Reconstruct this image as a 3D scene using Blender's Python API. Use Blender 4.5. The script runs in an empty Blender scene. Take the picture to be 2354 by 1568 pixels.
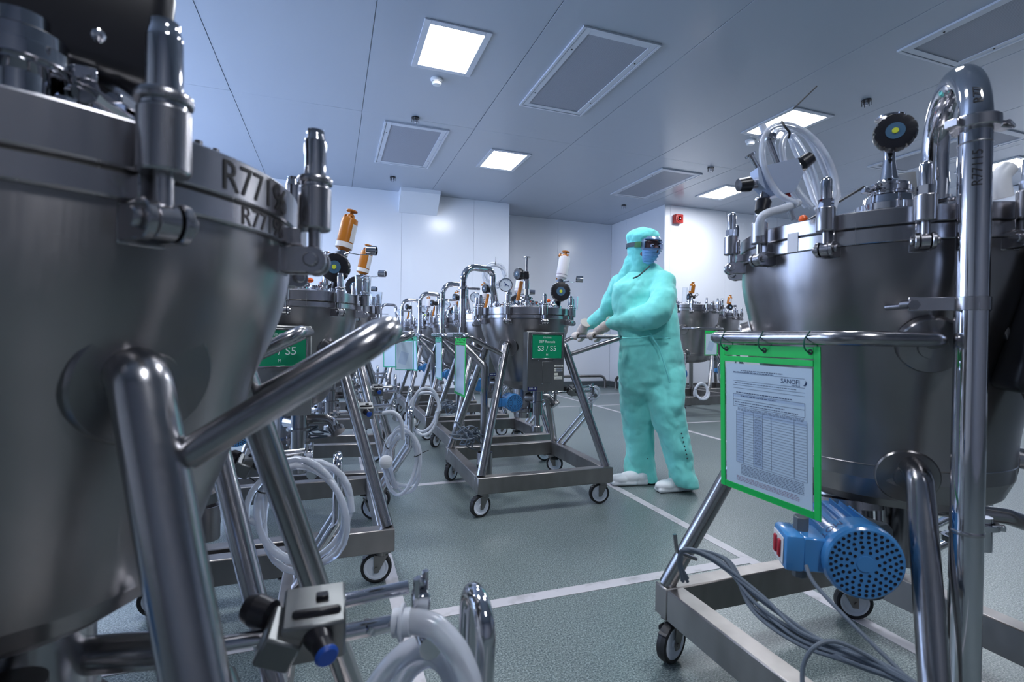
import bpy, bmesh, math, random
from math import pi, sin, cos, radians as rad, sqrt, atan2
from mathutils import Vector as V, Matrix as MX, Euler, Quaternion
random.seed(7)
S = bpy.context.scene
COL = S.collection

# ------------------------------------------------------------ camera, world, light, exposure
FPX, CYAW, CPIT, CROL, CAMH = 1163.66, -0.3428, -0.009264, 0.013816, 0.98
def _cam_rows():
    cy, sy = cos(CYAW), sin(CYAW); cp, sp = cos(CPIT), sin(CPIT); cr, sr = cos(CROL), sin(CROL)
    A = MX(((1, 0, 0), (0, 0, -1), (0, 1, 0))) @ MX(((cy, sy, 0), (-sy, cy, 0), (0, 0, 1)))
    A = MX(((1, 0, 0), (0, cp, sp), (0, -sp, cp))) @ A
    return MX(((cr, -sr, 0), (sr, cr, 0), (0, 0, 1))) @ A
CR = _cam_rows()                                   # rows: right, down, forward
RIGHT, DOWN, FWD = V(CR[0]), V(CR[1]), V(CR[2])
cam = bpy.data.cameras.new('camera'); cob = bpy.data.objects.new('camera', cam); COL.objects.link(cob)
m3 = MX((RIGHT, -DOWN, -FWD)).transposed()
cob.matrix_world = MX.Translation((0, 0, CAMH)) @ m3.to_4x4()
cam.sensor_width = 36; cam.lens = FPX / 2354 * 36; cam.clip_start = 0.02; cam.clip_end = 60
cam.dof.use_dof = True; cam.dof.focus_distance = 2.9; cam.dof.aperture_fstop = 5.6
S.camera = cob
S.view_settings.view_transform = 'Standard'; S.view_settings.look = 'None'
S.view_settings.gamma = 1; S.view_settings.use_curve_mapping = False
S.view_settings.exposure = 0.0
W = bpy.data.worlds.new('room_ambient'); S.world = W; W.use_nodes = True
W.node_tree.nodes['Background'].inputs[0].default_value = (0.35, 0.45, 0.75, 1)
W.node_tree.nodes['Background'].inputs[1].default_value = 0.2
LAMP_STRENGTH = 54.0
FILL_STRENGTH = 8
CEIL = 3.26

# ------------------------------------------------------------ materials
MT = {}
def mat(name, col, rough=0.5, metal=0.0, **k):
    m = bpy.data.materials.new(name); m.use_nodes = True; MT[name] = m
    b = m.node_tree.nodes['Principled BSDF']
    b.inputs['Base Color'].default_value = (*col, 1); b.inputs['Roughness'].default_value = rough
    b.inputs['Metallic'].default_value = metal
    for kk, v in k.items():
        b.inputs[kk.replace('_', ' ')].default_value = v
    return m
def nd(m, t, **k):
    n = m.node_tree.nodes.new(t)
    for a, v in k.items(): setattr(n, a, v)
    return n
def lk(m, a, b): m.node_tree.links.new(a, b)
def coords(m, scale=(1, 1, 1), kind='Object'):
    tc = nd(m, 'ShaderNodeTexCoord'); mp = nd(m, 'ShaderNodeMapping'); mp.inputs['Scale'].default_value = scale
    lk(m, tc.outputs[kind], mp.inputs['Vector']); return mp.outputs['Vector']
def noise(m, vec, scale, detail=3, rough=.5):
    n = nd(m, 'ShaderNodeTexNoise'); n.inputs['Scale'].default_value = scale
    n.inputs['Detail'].default_value = detail; n.inputs['Roughness'].default_value = rough
    lk(m, vec, n.inputs['Vector']); return n.outputs['Fac']
def ramp(m, fac, stops):
    r = nd(m, 'ShaderNodeValToRGB'); lk(m, fac, r.inputs['Fac'])
    e = r.color_ramp.elements
    while len(e) < len(stops): e.new(.5)
    for i, (p, c) in enumerate(stops):
        e[i].position = p; e[i].color = (*c, 1) if len(c) == 3 else c
    return r.outputs['Color']
def rng(m, fac, lo, hi):
    r = nd(m, 'ShaderNodeMapRange'); lk(m, fac, r.inputs['Value']); r.inputs['To Min'].default_value = lo
    r.inputs['To Max'].default_value = hi; return r.outputs['Result']
def bump(m, fac, st, dist=.01):
    b = nd(m, 'ShaderNodeBump'); b.inputs['Strength'].default_value = st; b.inputs['Distance'].default_value = dist
    lk(m, fac, b.inputs['Height']); lk(m, b.outputs['Normal'], m.node_tree.nodes['Principled BSDF'].inputs['Normal'])
def P(m): return m.node_tree.nodes['Principled BSDF']
def steel(name, col, r0, r1, sc=(60, 60, 2.5), bs=.04, blotch=.25):
    m = mat(name, col, r0, 1.0)
    v = coords(m, sc); f = noise(m, v, 3.0, 4, .6)
    lk(m, rng(m, f, r0, r1), P(m).inputs['Roughness'])
    v2 = coords(m, (1, 1, .45)); g = noise(m, v2, 6.0, 3, .55)
    lo = tuple(c * (1 - blotch) for c in col)
    lk(m, ramp(m, g, [(.35, lo), (.7, col)]), P(m).inputs['Base Color'])
    bump(m, f, bs, .002)
    return m
steel('vessel_steel', (.37, .355, .36), .24, .38)
def aniso(name, k):
    m = MT[name]; t = nd(m, 'ShaderNodeTangent', direction_type='RADIAL', axis='Z')
    lk(m, t.outputs[0], P(m).inputs['Tangent']); P(m).inputs['Anisotropic'].default_value = k; P(m).inputs['Anisotropic Rotation'].default_value = .25
aniso('vessel_steel', .75)
steel('brushed_tube', (.46, .455, .47), .16, .30, (40, 40, 40), .03)
steel('frame_steel', (.36, .34, .33), .30, .48, (3, 3, 40), .06, .35)
steel('ring_steel', (.52, .51, .53), .18, .32, (25, 25, 1.5), .03)
steel('box_steel', (.30, .31, .31), .34, .46, (40, 3, 40), .04)
mat('polished_steel', (.62, .62, .65), .07, 1.0)
mat('black_rubber', (.012, .012, .014), .45)
mat('black_plastic', (.010, .010, .014), .32)
mat('knob_blue_grey', (.05, .12, .20), .4)
mat('yellow_dot', (.55, .62, .05), .4)
mat('tyre_black', (.014, .014, .016), .55)
mat('wheel_nylon', (.78, .83, .92), .4)
mat('blue_paint', (.06, .27, .62), .22, 0.0, Coat_Weight=.6, Coat_Roughness=.1)
mat('dark_hole', (.003, .004, .012), .7)
mat('blue_cap', (.01, .07, .38), .4)
mat('grey_plastic', (.13, .15, .17), .45)
mat('sign_green', (.0, .27, .12), .35)
mat('lettering_white', (.75, .85, .82), .5)
mat('lettering_black', (.008, .008, .010), .5)
mat('lettering_faded', (.06, .055, .06), .5, .3)
mat('label_cream', (.65, .67, .60), .5)
mat('label_navy', (.01, .015, .10), .4)
mat('label_white', (.72, .72, .74), .45)
mat('label_red', (.45, .01, .03), .4)
mat('lettering_violet', (.16, .08, .18), .5)
mat('amber_plastic', (.55, .19, .02), .25, 0.0, Transmission_Weight=.25)
mat('red_plastic', (.42, .02, .015), .35)
mat('orange_plastic', (.70, .10, .01), .35)
mat('capsule_white', (.72, .70, .74), .4)
mat('gauge_face', (.55, .62, .70), .4)
mat('cable_grey', (.12, .15, .19), .5)
mat('tie_black', (.010, .010, .010), .5)
mat('tie_green', (.01, .12, .08), .5)
mat('silicone', (.86, .90, .97), .13, 0.0, Transmission_Weight=.58, IOR=1.3)
mat('silicone_milky', (.72, .76, .84), .35, 0.0, Transmission_Weight=.15)
mat('white_plastic', (.75, .77, .80), .4)
mat('pouch_green', (.0, .62, .10), .38, 0.0, Emission_Strength=0.0)
mat('pouch_mint', (.10, .50, .34), .4)
mat('paper', (.84, .87, 1.0), .7)
mat('paper_tint', (.66, .71, .90), .7)
mat('ink', (.10, .12, .22), .7)
mat('ink_red', (.40, .20, .30), .7)
mat('ink_navy', (.02, .05, .16), .6)
def clear(name, tint, gl):
    m = bpy.data.materials.new(name); m.use_nodes = True; MT[name] = m
    nt = m.node_tree; nt.nodes.remove(P(m)); out = nt.nodes['Material Output']
    t = nd(m, 'ShaderNodeBsdfTransparent'); t.inputs[0].default_value = (*tint, 1)
    g = nd(m, 'ShaderNodeBsdfGlossy'); g.inputs['Roughness'].default_value = .08
    f = nd(m, 'ShaderNodeLayerWeight'); f.inputs['Blend'].default_value = gl
    x = nd(m, 'ShaderNodeMixShader'); lk(m, rng(m, f.outputs['Fresnel'], 0, .28), x.inputs[0]); lk(m, t.outputs[0], x.inputs[1]); lk(m, g.outputs[0], x.inputs[2])
    lk(m, x.outputs[0], out.inputs['Surface'])
clear('clear_film', (.93, .97, .97), .10)
clear('goggle_lens', (.80, .84, .92), .18)
mat('clear_cup', (.9, .95, 1), .05, 0.0, Transmission_Weight=.95, IOR=1.1)
def glow(name, col, st):
    m = bpy.data.materials.new(name); m.use_nodes = True; MT[name] = m
    b = P(m); b.inputs['Base Color'].default_value = (.8, .8, .8, 1)
    b.inputs['Emission Color'].default_value = (*col, 1); b.inputs['Emission Strength'].default_value = st
glow('lamp_glow', (.90, .93, 1.0), LAMP_STRENGTH)
glow('fill_glow', (.45, .62, 1.0), FILL_STRENGTH)  # glow of the added panes on the left wall, a bluish fill
# room
m = mat('wall_panel', (.82, .85, .91), .22, 0.0)
v = coords(m); lk(m, rng(m, noise(m, v, 5, 2), .16, .28), P(m).inputs['Roughness'])
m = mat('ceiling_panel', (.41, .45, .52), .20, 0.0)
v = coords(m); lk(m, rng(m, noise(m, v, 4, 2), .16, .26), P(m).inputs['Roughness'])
mat('joint_sealant', (.60, .63, .70), .6)
m = mat('vent_perforated', (.3, .32, .38), .5)
vo = nd(m, 'ShaderNodeTexVoronoi'); vo.inputs['Scale'].default_value = 130; vo.inputs['Randomness'].default_value = 0
lk(m, coords(m), vo.inputs['Vector'])
lk(m, ramp(m, vo.outputs['Distance'], [(.30, (.05, .055, .07)), (.42, (.36, .38, .45))]), P(m).inputs['Base Color'])
mat('vent_frame', (.60, .63, .70), .3)
m = mat('floor_vinyl', (.16, .2, .22), .33)
v = coords(m); n1 = noise(m, v, 190, 2, .7); n2 = noise(m, v, 1.3, 3)
c1 = ramp(m, n1, [(.36, (.025, .05, .065)), (.45, (.12, .155, .155)), (.55, (.18, .22, .215)), (.64, (.33, .38, .38))])
mx = nd(m, 'ShaderNodeMix', data_type='RGBA', blend_type='MULTIPLY'); mx.inputs[0].default_value = .35
lk(m, c1, mx.inputs[6]); lk(m, ramp(m, n2, [(.3, (.75, .78, .80)), (.7, (1, 1, 1))]), mx.inputs[7])
lk(m, mx.outputs[2], P(m).inputs['Base Color'])
lk(m, rng(m, n2, .25, .42), P(m).inputs['Roughness'])
bump(m, n1, .05, .001)
m = mat('floor_tape', (.46, .45, .48), .45)
v = coords(m); lk(m, ramp(m, noise(m, v, 14, 4), [(.25, (.30, .30, .31)), (.45, (.50, .49, .52))]), P(m).inputs['Base Color'])
mat('cove_grey', (.10, .12, .13), .4)
def cloth(name, a, b, sc=11):
    m = mat(name, a, .85, 0.0, Sheen_Weight=.25)
    v = coords(m, (1, 1, .45)); f = noise(m, v, sc, 4, .6)
    lk(m, ramp(m, f, [(.2, a), (.8, b)]), P(m).inputs['Base Color'])
    w = noise(m, coords(m, (1, 1, .55)), 10, 3, .5)
    bump(m, w, .35, .03)
cloth('coverall_cloth', (.15, .66, .61), (.22, .76, .71))
cloth('hood_cloth', (.13, .66, .64), (.20, .74, .72), 14)
cloth('mask_cloth', (.22, .46, .85), (.28, .54, .90), 30)
mat('skin', (.16, .075, .055), .5, 0.0, Subsurface_Weight=.1)
mat('eye_white', (.6, .6, .6), .3); mat('eye_dark', (.01, .008, .006), .2); mat('brow', (.015, .01, .01), .7)
mat('latex', (.56, .49, .45), .5)
mat('clog_white', (.72, .76, .80), .4)
mat('strap_green', (.0, .11, .02), .5); mat('strap_dark', (.01, .03, .05), .5); mat('goggle_frame', (.16, .27, .42), .25, 0.0, Transmission_Weight=.3)
mat('shoelace_dark', (.02, .05, .06), .6)

# ------------------------------------------------------------ mesh building
class MB:
    def __init__(s): s.v = []; s.f = []
    def add(s, vs, fs, M=None):
        o = len(s.v); s.v += [tuple(M @ V(p)) if M else tuple(p) for p in vs]
        s.f += [tuple(i + o for i in f) for f in fs]; return s
    def join(s, b, M=None): return s.add(b.v, b.f, M)
    def box(s, c, size, R=None, bev=0.0, seg=1):
        bm = bmesh.new(); bmesh.ops.create_cube(bm, size=1)
        bmesh.ops.scale(bm, vec=size, verts=bm.verts)
        if bev: bmesh.ops.bevel(bm, geom=list(bm.edges), offset=bev, segments=seg, affect='EDGES', profile=.5)
        bm.verts.index_update()
        M = MX.Translation(c) @ (R.to_4x4() if R else MX.Identity(4))
        s.add([v.co[:] for v in bm.verts], [[v.index for v in f.verts] for f in bm.faces], M); bm.free(); return s
    def lathe(s, prof, seg=32, M=None):
        out = [prof[0]]                                # holding loops beside every crease keep the shading crisp
        for i in range(1, len(prof) - 1):
            a, b, c = (V((q[0], q[1])) for q in (prof[i - 1], prof[i], prof[i + 1]))
            l1, l2 = (a - b).length, (c - b).length
            if l1 > 1e-6 and l2 > 1e-6 and (b - a).angle(c - b) > .2:
                if l1 > .005: out.append(tuple(b + (a - b) * (.0009 / l1)))
                out.append(prof[i])
                if l2 > .005: out.append(tuple(b + (c - b) * (.0009 / l2)))
            else: out.append(prof[i])
        out.append(prof[-1]); prof = out
        vs, fs = [], []; n = len(prof)
        for k in range(seg):
            a = 2 * pi * k / seg
            for r, z in prof: vs.append((r * cos(a), r * sin(a), z))
        for k in range(seg):
            k2 = (k + 1) % seg
            for i in range(n - 1):
                fs.append((k * n + i, k2 * n + i, k2 * n + i + 1, k * n + i + 1))
        return s.add(vs, fs, M)
    def cyl(s, a, b, r, seg=20, r2=None, cham=0.0):
        a, b = V(a), V(b); L = (b - a).length; r2 = r if r2 is None else r2
        M = MX.Translation(a) @ (b - a).to_track_quat('Z', 'Y').to_matrix().to_4x4()
        c = min(cham, L * .4)
        pr = [(0, 0), (r - c, 0)] + ([(r, c)] if c else []) + ([(r2, L - c)] if c else []) + [(r2 - c, L), (0, L)]
        return s.lathe(pr, seg, M)
    def ring(s, a, b, ro, ri, seg=28, cham=.001):
        a, b = V(a), V(b); L = (b - a).length
        M = MX.Translation(a) @ (b - a).to_track_quat('Z', 'Y').to_matrix().to_4x4()
        return s.lathe([(ri, 0), (ro - cham, 0), (ro, cham), (ro, L - cham), (ro - cham, L), (ri, L), (ri, 0)], seg, M)
    def sphere(s, c, r, seg=16, sc=(1, 1, 1), R=None):
        pr = [(sin(pi * i / (seg // 2)), -cos(pi * i / (seg // 2))) for i in range(seg // 2 + 1)]
        M = MX.Translation(c) @ (R.to_4x4() if R else MX.Identity(4)) @ MX.Diagonal((r * sc[0], r * sc[1], r * sc[2], 1))
        return s.lathe(pr, seg, M)
    def tube(s, path, r, seg=12, closed=False, cap=True, rad_fn=None):
        pts = [V(p) for p in path]; n = len(pts); vs, fs = [], []
        tan = []
        for i in range(n):
            a = pts[(i - 1) % n] if (closed or i > 0) else pts[i]; b = pts[(i + 1) % n] if (closed or i < n - 1) else pts[i]
            tan.append((b - a).normalized())
        u = tan[0].orthogonal().normalized()
        for i in range(n):
            u = (u - tan[i] * u.dot(tan[i])).normalized(); w = tan[i].cross(u)
            rr = rad_fn(i / (n - 1)) if rad_fn else r
            for k in range(seg):
                a = 2 * pi * k / seg; vs.append(pts[i] + (u * cos(a) + w * sin(a)) * rr)
        for i in range(n if closed else n - 1):
            j = (i + 1) % n
            for k in range(seg):
                k2 = (k + 1) % seg; fs.append((i * seg + k, i * seg + k2, j * seg + k2, j * seg + k))
        if cap and not closed:
            fs.append(tuple(reversed(range(seg)))); fs.append(tuple((n - 1) * seg + k for k in range(seg)))
        return s.add(vs, fs)
    def mesh(s, name, material, smooth=True, angle=38):
        me = bpy.data.meshes.new(name); me.from_pydata(s.v, [], s.f); me.update()
        if smooth and len(me.polygons):
            me.polygons.foreach_set('use_smooth', [True] * len(me.polygons))
            me.set_sharp_from_angle(angle=rad(angle))
        ms = material if isinstance(material, (list, tuple)) else [material]
        for mm in ms: me.materials.append(MT[mm])
        return me
def fillet(pts, r, n=8):
    pts = [V(p) for p in pts]; out = [pts[0]]
    for i in range(1, len(pts) - 1):
        a, b, c = pts[i - 1], pts[i], pts[i + 1]
        d1, d2 = (a - b), (c - b); l1, l2 = d1.length, d2.length; d1.normalize(); d2.normalize()
        ang = d1.angle(d2)
        if ang > 3.1: out.append(b); continue
        t = min(r / math.tan(ang / 2), l1 * .49, l2 * .49); rr = t * math.tan(ang / 2)
        bis = (d1 + d2).normalized(); cen = b + bis * (rr / sin(ang / 2))
        p0, p1 = b + d1 * t, b + d2 * t
        e0, e1 = p0 - cen, p1 - cen; tot = e0.angle(e1)
        for k in range(n + 1):
            f = k / n; out.append(cen + (e0 * sin((1 - f) * tot) + e1 * sin(f * tot)) / sin(tot))
    out.append(pts[-1]); return out
def spline(pts, per=8, closed=False):
    pts = [V(p) for p in pts]; n = len(pts); out = []
    for i in range(n if closed else n - 1):
        g = (lambda k: pts[k % n]) if closed else (lambda k: pts[max(0, min(n - 1, k))])
        p0, p1, p2, p3 = g(i - 1), g(i), g(i + 1), g(i + 2)
        for k in range(per):
            t = k / per
            out.append(.5 * (2 * p1 + (p2 - p0) * t + (2 * p0 - 5 * p1 + 4 * p2 - p3) * t * t + (3 * p1 - p0 - 3 * p2 + p3) * t ** 3))
    if not closed: out.append(pts[-1])
    return out
_TC = {}
def text(s, size=1.0, align='CENTER'):
    key = (s, align)
    if key not in _TC:
        cu = bpy.data.curves.new('t', 'FONT'); cu.body = s; cu.align_x = align; cu.align_y = 'CENTER'; cu.size = 1; cu.resolution_u = 3
        ob = bpy.data.objects.new('t', cu); COL.objects.link(ob)
        dg = bpy.context.evaluated_depsgraph_get(); me = bpy.data.meshes.new_from_object(ob.evaluated_get(dg))
        _TC[key] = ([tuple(v.co) for v in me.vertices], [tuple(p.vertices) for p in me.polygons])
        bpy.data.objects.remove(ob); bpy.data.meshes.remove(me)
    vs, fs = _TC[key]; b = MB(); b.v = [(x * size, y * size, z) for x, y, z in vs]; b.f = list(fs); return b
def fine(b, axis, step):
    bm = bmesh.new(); vv = [bm.verts.new(p) for p in b.v]
    for f in b.f:
        try: bm.faces.new([vv[i] for i in f])
        except ValueError: pass
    xs = [p[axis] for p in b.v]; k = min(xs) + step
    while k < max(xs):
        n = [0, 0, 0]; n[axis] = 1; c = [0, 0, 0]; c[axis] = k
        bmesh.ops.bisect_plane(bm, geom=bm.verts[:] + bm.edges[:] + bm.faces[:], plane_co=c, plane_no=n); k += step
    bm.verts.index_update(); o = MB(); o.v = [tuple(v.co) for v in bm.verts]; o.f = [tuple(v.index for v in f.verts) for f in bm.faces]; bm.free(); return o
def basis(o, x, y):
    x = V(x).normalized(); y = (V(y) - x * V(y).dot(x)).normalized(); z = x.cross(y)
    M = MX((x, y, z)).transposed().to_4x4(); M.translation = V(o); return M

def link(name, me, parent=None, M=None):
    o = bpy.data.objects.new(name, me); COL.objects.link(o)
    if parent is not None: o.parent = parent
    if M is not None: o.matrix_local = M if isinstance(M, MX) else MX.Translation(M)
    return o
CACHE = {}
def part(name, parent, material, build, key=None, M=None, **k):
    if key is None or key not in CACHE:
        b = MB(); r = build(b); b = r if isinstance(r, MB) else b
        me = b.mesh(name, material, **k)
        if key: CACHE[key] = me
    else: me = CACHE[key]
    return link(name, me, parent, M)
def tag(o, label=None, cat=None, group=None, kind=None):
    if label: o['label'] = label
    if cat: o['category'] = cat
    if group: o['group'] = group
    if kind: o['kind'] = kind
    return o
def thing(name, label, cat, loc=(0, 0, 0), rz=0, group=None, sc=1):
    o = bpy.data.objects.new(name, None); COL.objects.link(o); o.empty_display_size = .1
    o.location = loc; o.rotation_euler = (0, 0, rz); o.scale = (sc, sc, sc)
    return tag(o, label, cat, group)
def at(x, y, d):                                  # a point seen at pixel x, y of the photograph, d metres deep
    return V((0, 0, CAMH)) + (RIGHT * ((x - 1177) / FPX) + DOWN * ((y - 784) / FPX) + FWD) * d

# ------------------------------------------------------------ room
fl = part('floor', None, 'floor_vinyl', lambda b: b.box((2.5, 3, -.05), (14, 14, .1))); tag(fl, kind='structure')
def strip(x0, x1, y0, y1):
    o = part('floor_line', fl, 'floor_tape', lambda b: b.box(((x0 + x1) / 2, (y0 + y1) / 2, .0008), (x1 - x0, y1 - y0, .0016)))
    return o
strip(.212, .262, -.5, 8.1); strip(1.735, 1.787, .3, 3.3); strip(3.56, 3.61, 3.2, 8.4)
strip(-1.6, .212, 1.725, 1.78); strip(.262, 1.735, 1.725, 1.78); strip(.262, 1.735, 3.285, 3.335)
strip(3.61, 7.5, 4.83, 4.875); strip(3.0, 3.56, 6.42, 6.46); strip(3.61, 5.2, 6.42, 6.46); strip(3.61, 5.2, 7.7, 7.74)
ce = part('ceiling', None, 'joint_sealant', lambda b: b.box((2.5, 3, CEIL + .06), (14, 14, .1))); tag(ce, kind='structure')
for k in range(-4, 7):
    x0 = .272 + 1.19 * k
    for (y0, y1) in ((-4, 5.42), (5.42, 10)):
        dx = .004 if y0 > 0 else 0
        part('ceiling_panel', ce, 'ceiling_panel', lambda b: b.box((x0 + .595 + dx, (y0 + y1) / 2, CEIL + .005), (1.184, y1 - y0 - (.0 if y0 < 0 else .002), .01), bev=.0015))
YB, YR, XL, XR, YF = 8.23, 9.0, 2.86, 5.32, 7.26
def wall(name, x0, y0, x1, y1, w=1.19, off=0.0):
    """wall from (x0,y0) to (x1,y1), room on the left of that direction; vertical panels"""
    a, b_ = V((x0, y0, 0)), V((x1, y1, 0)); L = (b_ - a).length; d = (b_ - a) / L; n = V((-d.y, d.x, 0))
    M = basis(a - n * .06, d, (0, 0, 1))
    M = MX((( d.x, n.x, 0, a.x), (d.y, n.y, 0, a.y), (0, 0, 1, 0), (0, 0, 0, 1)))
    o = part(name, None, 'joint_sealant', lambda b: b.box((L / 2, -.06, CEIL / 2), (L, .1, CEIL))); o.matrix_world = M; tag(o, kind='structure')
    x = off
    cuts = [0.0]
    while x < L - .05:
        if x > .05: cuts.append(x)
        x += w
    cuts.append(L)
    for i in range(len(cuts) - 1):
        c0, c1 = cuts[i], cuts[i + 1]
        part('wall_panel', o, 'wall_panel', lambda b: b.box(((c0 + c1) / 2, -.005, CEIL / 2), (c1 - c0 - .004, .01, CEIL - .002), bev=.0012))
    return o
wall('wall_back_left', XL, YB, -4, YB, 1.19, .63)
wall('wall_recess_left', XL, YR, XL, YB + .0115)
wall('wall_back_recess', XR, YR, XL, YR)
wall('wall_recess_right', XR, YF + .001, XR, YR)
wall('wall_back_right', 9.3, YF, XR + .0115, YF, 1.19, .3)
wall('wall_left', -4, YB, -4, -3.5)
wall('wall_right', 9.3, -3.5, 9.3, YF)
wall('wall_front', -4, -3.5, 9.3, -3.5)
mat('darkened_wall', (.22, .23, .26), .4)  # unseen wall behind the camera, darkened so the near steel reflects less light
for o_ in bpy.data.objects['wall_front'].children: o_.data.materials[0] = MT['darkened_wall']
for nm, a, b_ in (('baseboard_recess', (XL, YR - .008), (XR, YR - .008)), ('baseboard_back_left', (-4, YB - .008), (XL, YB - .008)), ('baseboard_back_right', (XR, YF - .008), (9.3, YF - .008)), ('baseboard_recess_right', (XR - .008, YF), (XR - .008, YR))):
    o = part(nm, None, 'cove_grey', lambda b: b.box(((a[0] + b_[0]) / 2, (a[1] + b_[1]) / 2, .055), (abs(b_[0] - a[0]) + .016, abs(b_[1] - a[1]) + .016, .11), bev=.006)); tag(o, kind='structure')
# unseen framed panes added on the left wall, glowing to brighten the ceiling
wn = part('fill_panel_1', None, 'vent_frame', lambda b: [b.box((-3.975, 5.0, 1.6 + s * 1.05), (.05, 5.1, .06), bev=.006) for s in (-1, 1)] + [b.box((-3.975, 2.48 + k * 1.26, 1.6), (.05, .06, 2.1), bev=.006) for k in range(5)] and None)
tag(wn, kind='structure')
for k in range(4):
    part('fill_pane', wn, 'fill_glow', lambda b: b.box((-3.985, 3.11 + k * 1.26, 1.6), (.012, 1.2, 2.04)))
# duct cover at the ceiling over the back wall
def _duct(b):
    x0, x1 = .985, 1.60
    pr = [(YB, CEIL), (7.93, CEIL), (7.93, 3.20), (8.215, 2.93), (YB, 2.93)]
    vs = [(x0, y, z) for y, z in pr] + [(x1, y, z) for y, z in pr]; n = 5
    b.add(vs, [tuple(range(n - 1, -1, -1)), tuple(range(n, 2 * n))] + [(i, (i + 1) % n, n + (i + 1) % n, n + i) for i in range(n)])
o = part('trim_1', None, 'wall_panel', _duct, smooth=False); tag(o, kind='structure')

# ceiling lamps
def lamp(x0, x1, y0, y1, label):
    cx, cy, w, h = (x0 + x1) / 2, (y0 + y1) / 2, x1 - x0, y1 - y0
    t = thing('ceiling_lamp', label, 'lamp', (cx, cy, CEIL), 0, 'ceiling lamps')
    f = .05
    def fr(b):
        for s in (-1, 1):
            b.box((s * (w / 2 + f / 2), 0, -.006), (f, h + 2 * f, .012), bev=.002)
            b.box((0, s * (h / 2 + f / 2), -.006), (w, f, .012), bev=.002)
    part('frame', t, 'vent_frame', fr)
    part('diffuser', t, 'lamp_glow', lambda b: b.box((0, 0, -.004), (w, h, .006)))
lamp(.66, 1.07, 3.708, 4.294, 'large bright square ceiling lamp, nearest and highest in view')
lamp(1.858, 2.288, 5.95, 6.555, 'small bright ceiling lamp near the middle of the room, above the pressure gauge tank')
lamp(4.27, 4.715, 3.80, 4.39, 'ceiling lamp partly behind the coiled clear hose on the large right tank')
lamp(5.498, 5.913, 6.05, 6.62, 'farthest ceiling lamp, near the red sounder on the wall')
lamp(7.90, 8.33, 3.80, 4.39, 'ceiling lamp glimpsed at the far right behind the tall steel pipe')
lamp(-2.97, -2.56, 5.95, 6.555, 'ceiling lamp out of view on the left side')
lamp(-2.97, -2.56, 3.708, 4.294, 'ceiling lamp out of view to the left of the nearest one')
lamp(.66, 1.07, -1.4, -.8, 'added ceiling lamp behind the camera, out of view')  # added for frontal light on surfaces that face the camera
lamp(1.858, 2.288, 1.45, 2.04, 'ceiling lamp out of view above the aisle')
lamp(-.56, -.15, 1.45, 2.04, 'ceiling lamp out of view above the left row')
# ceiling vents
def vent(x0, x1, y0, y1, label):
    cx, cy, w, h = (x0 + x1) / 2, (y0 + y1) / 2, x1 - x0, y1 - y0
    t = thing('ceiling_vent', label, 'vent', (cx, cy, CEIL), 0, 'perforated ceiling vents')
    def fr(b, f, inset, z, th):
        for s in (-1, 1):
            b.box((s * (w / 2 - inset - f / 2), 0, z), (f, h - 2 * inset, th), bev=.0015)
            b.box((0, s * (h / 2 - inset - f / 2), z), (w - 2 * inset - 2 * f, f, th), bev=.0015)
    part('outer_frame', t, 'vent_frame', lambda b: fr(b, .022, 0, -.008, .016))
    part('inner_frame', t, 'vent_frame', lambda b: fr(b, .05, .026, -.006, .012))
    part('perforated_plate', t, 'vent_perforated', lambda b: b.box((0, 0, -.003), (w - .15, h - .15, .005)))
    for sx in (-1, 1):
        for sy in (-.28, .28):
            part('screw', t, 'tie_black', lambda b: b.cyl((0, 0, 0), (0, 0, .004), .007, 8), key='ventscrew', M=(sx * (w / 2 - .05), sy * h, -.0155))
vent(1.712, 2.389, 3.331, 4.69, 'largest ceiling vent, a dark perforated rectangle in the upper middle')
vent(.51, 1.215, 5.555, 6.915, 'ceiling vent near the back wall, below the nearest lamp')
vent(4.14, 4.80, 5.72, 7.07, 'ceiling vent near the corner above the person')
vent(4.146, 4.836, 1.393, 2.753, 'dark ceiling vent cut by the top right corner of the picture')
vent(-1.875, -1.18, 3.33, 4.69, 'ceiling vent at the top left behind the nearest cap nut')
vent(6.55, 7.24, 3.33, 4.69, 'ceiling vent on the far right, behind the black handwheel')
def sprinkler(x, y, label):
    t = thing('sprinkler', label, 'sprinkler', (x, y, CEIL), 0, 'ceiling sprinklers')
    part('escutcheon', t, 'black_plastic', lambda b: b.cyl((0, 0, -.012), (0, 0, 0), .042, 20, cham=.003), key='spr1')
    part('nozzle', t, 'polished_steel', lambda b: b.cyl((0, 0, -.05), (0, 0, -.01), .010, 12), key='spr2')
    def pr(b):
        for k in range(6): a = k * pi / 3; b.cyl((.036 * cos(a), .036 * sin(a), -.055), (.036 * cos(a), .036 * sin(a), -.01), .0028, 6)
    part('prongs', t, 'black_plastic', pr, key='spr3')
sprinkler(.807, 5.368, 'dark ceiling sprinkler just in front of the back ceiling vent')
sprinkler(.814, 7.506, 'dark ceiling sprinkler beside the duct cover on the back wall')
sprinkler(4.725, 5.478, 'dark ceiling sprinkler between two lamps, right of the corner vent')
sprinkler(4.742, 3.411, 'dark ceiling sprinkler left of the tall steel pipe bend')
sprinkler(4.714, 7.585, 'dark ceiling sprinkler over the wall recess above the person')
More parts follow.
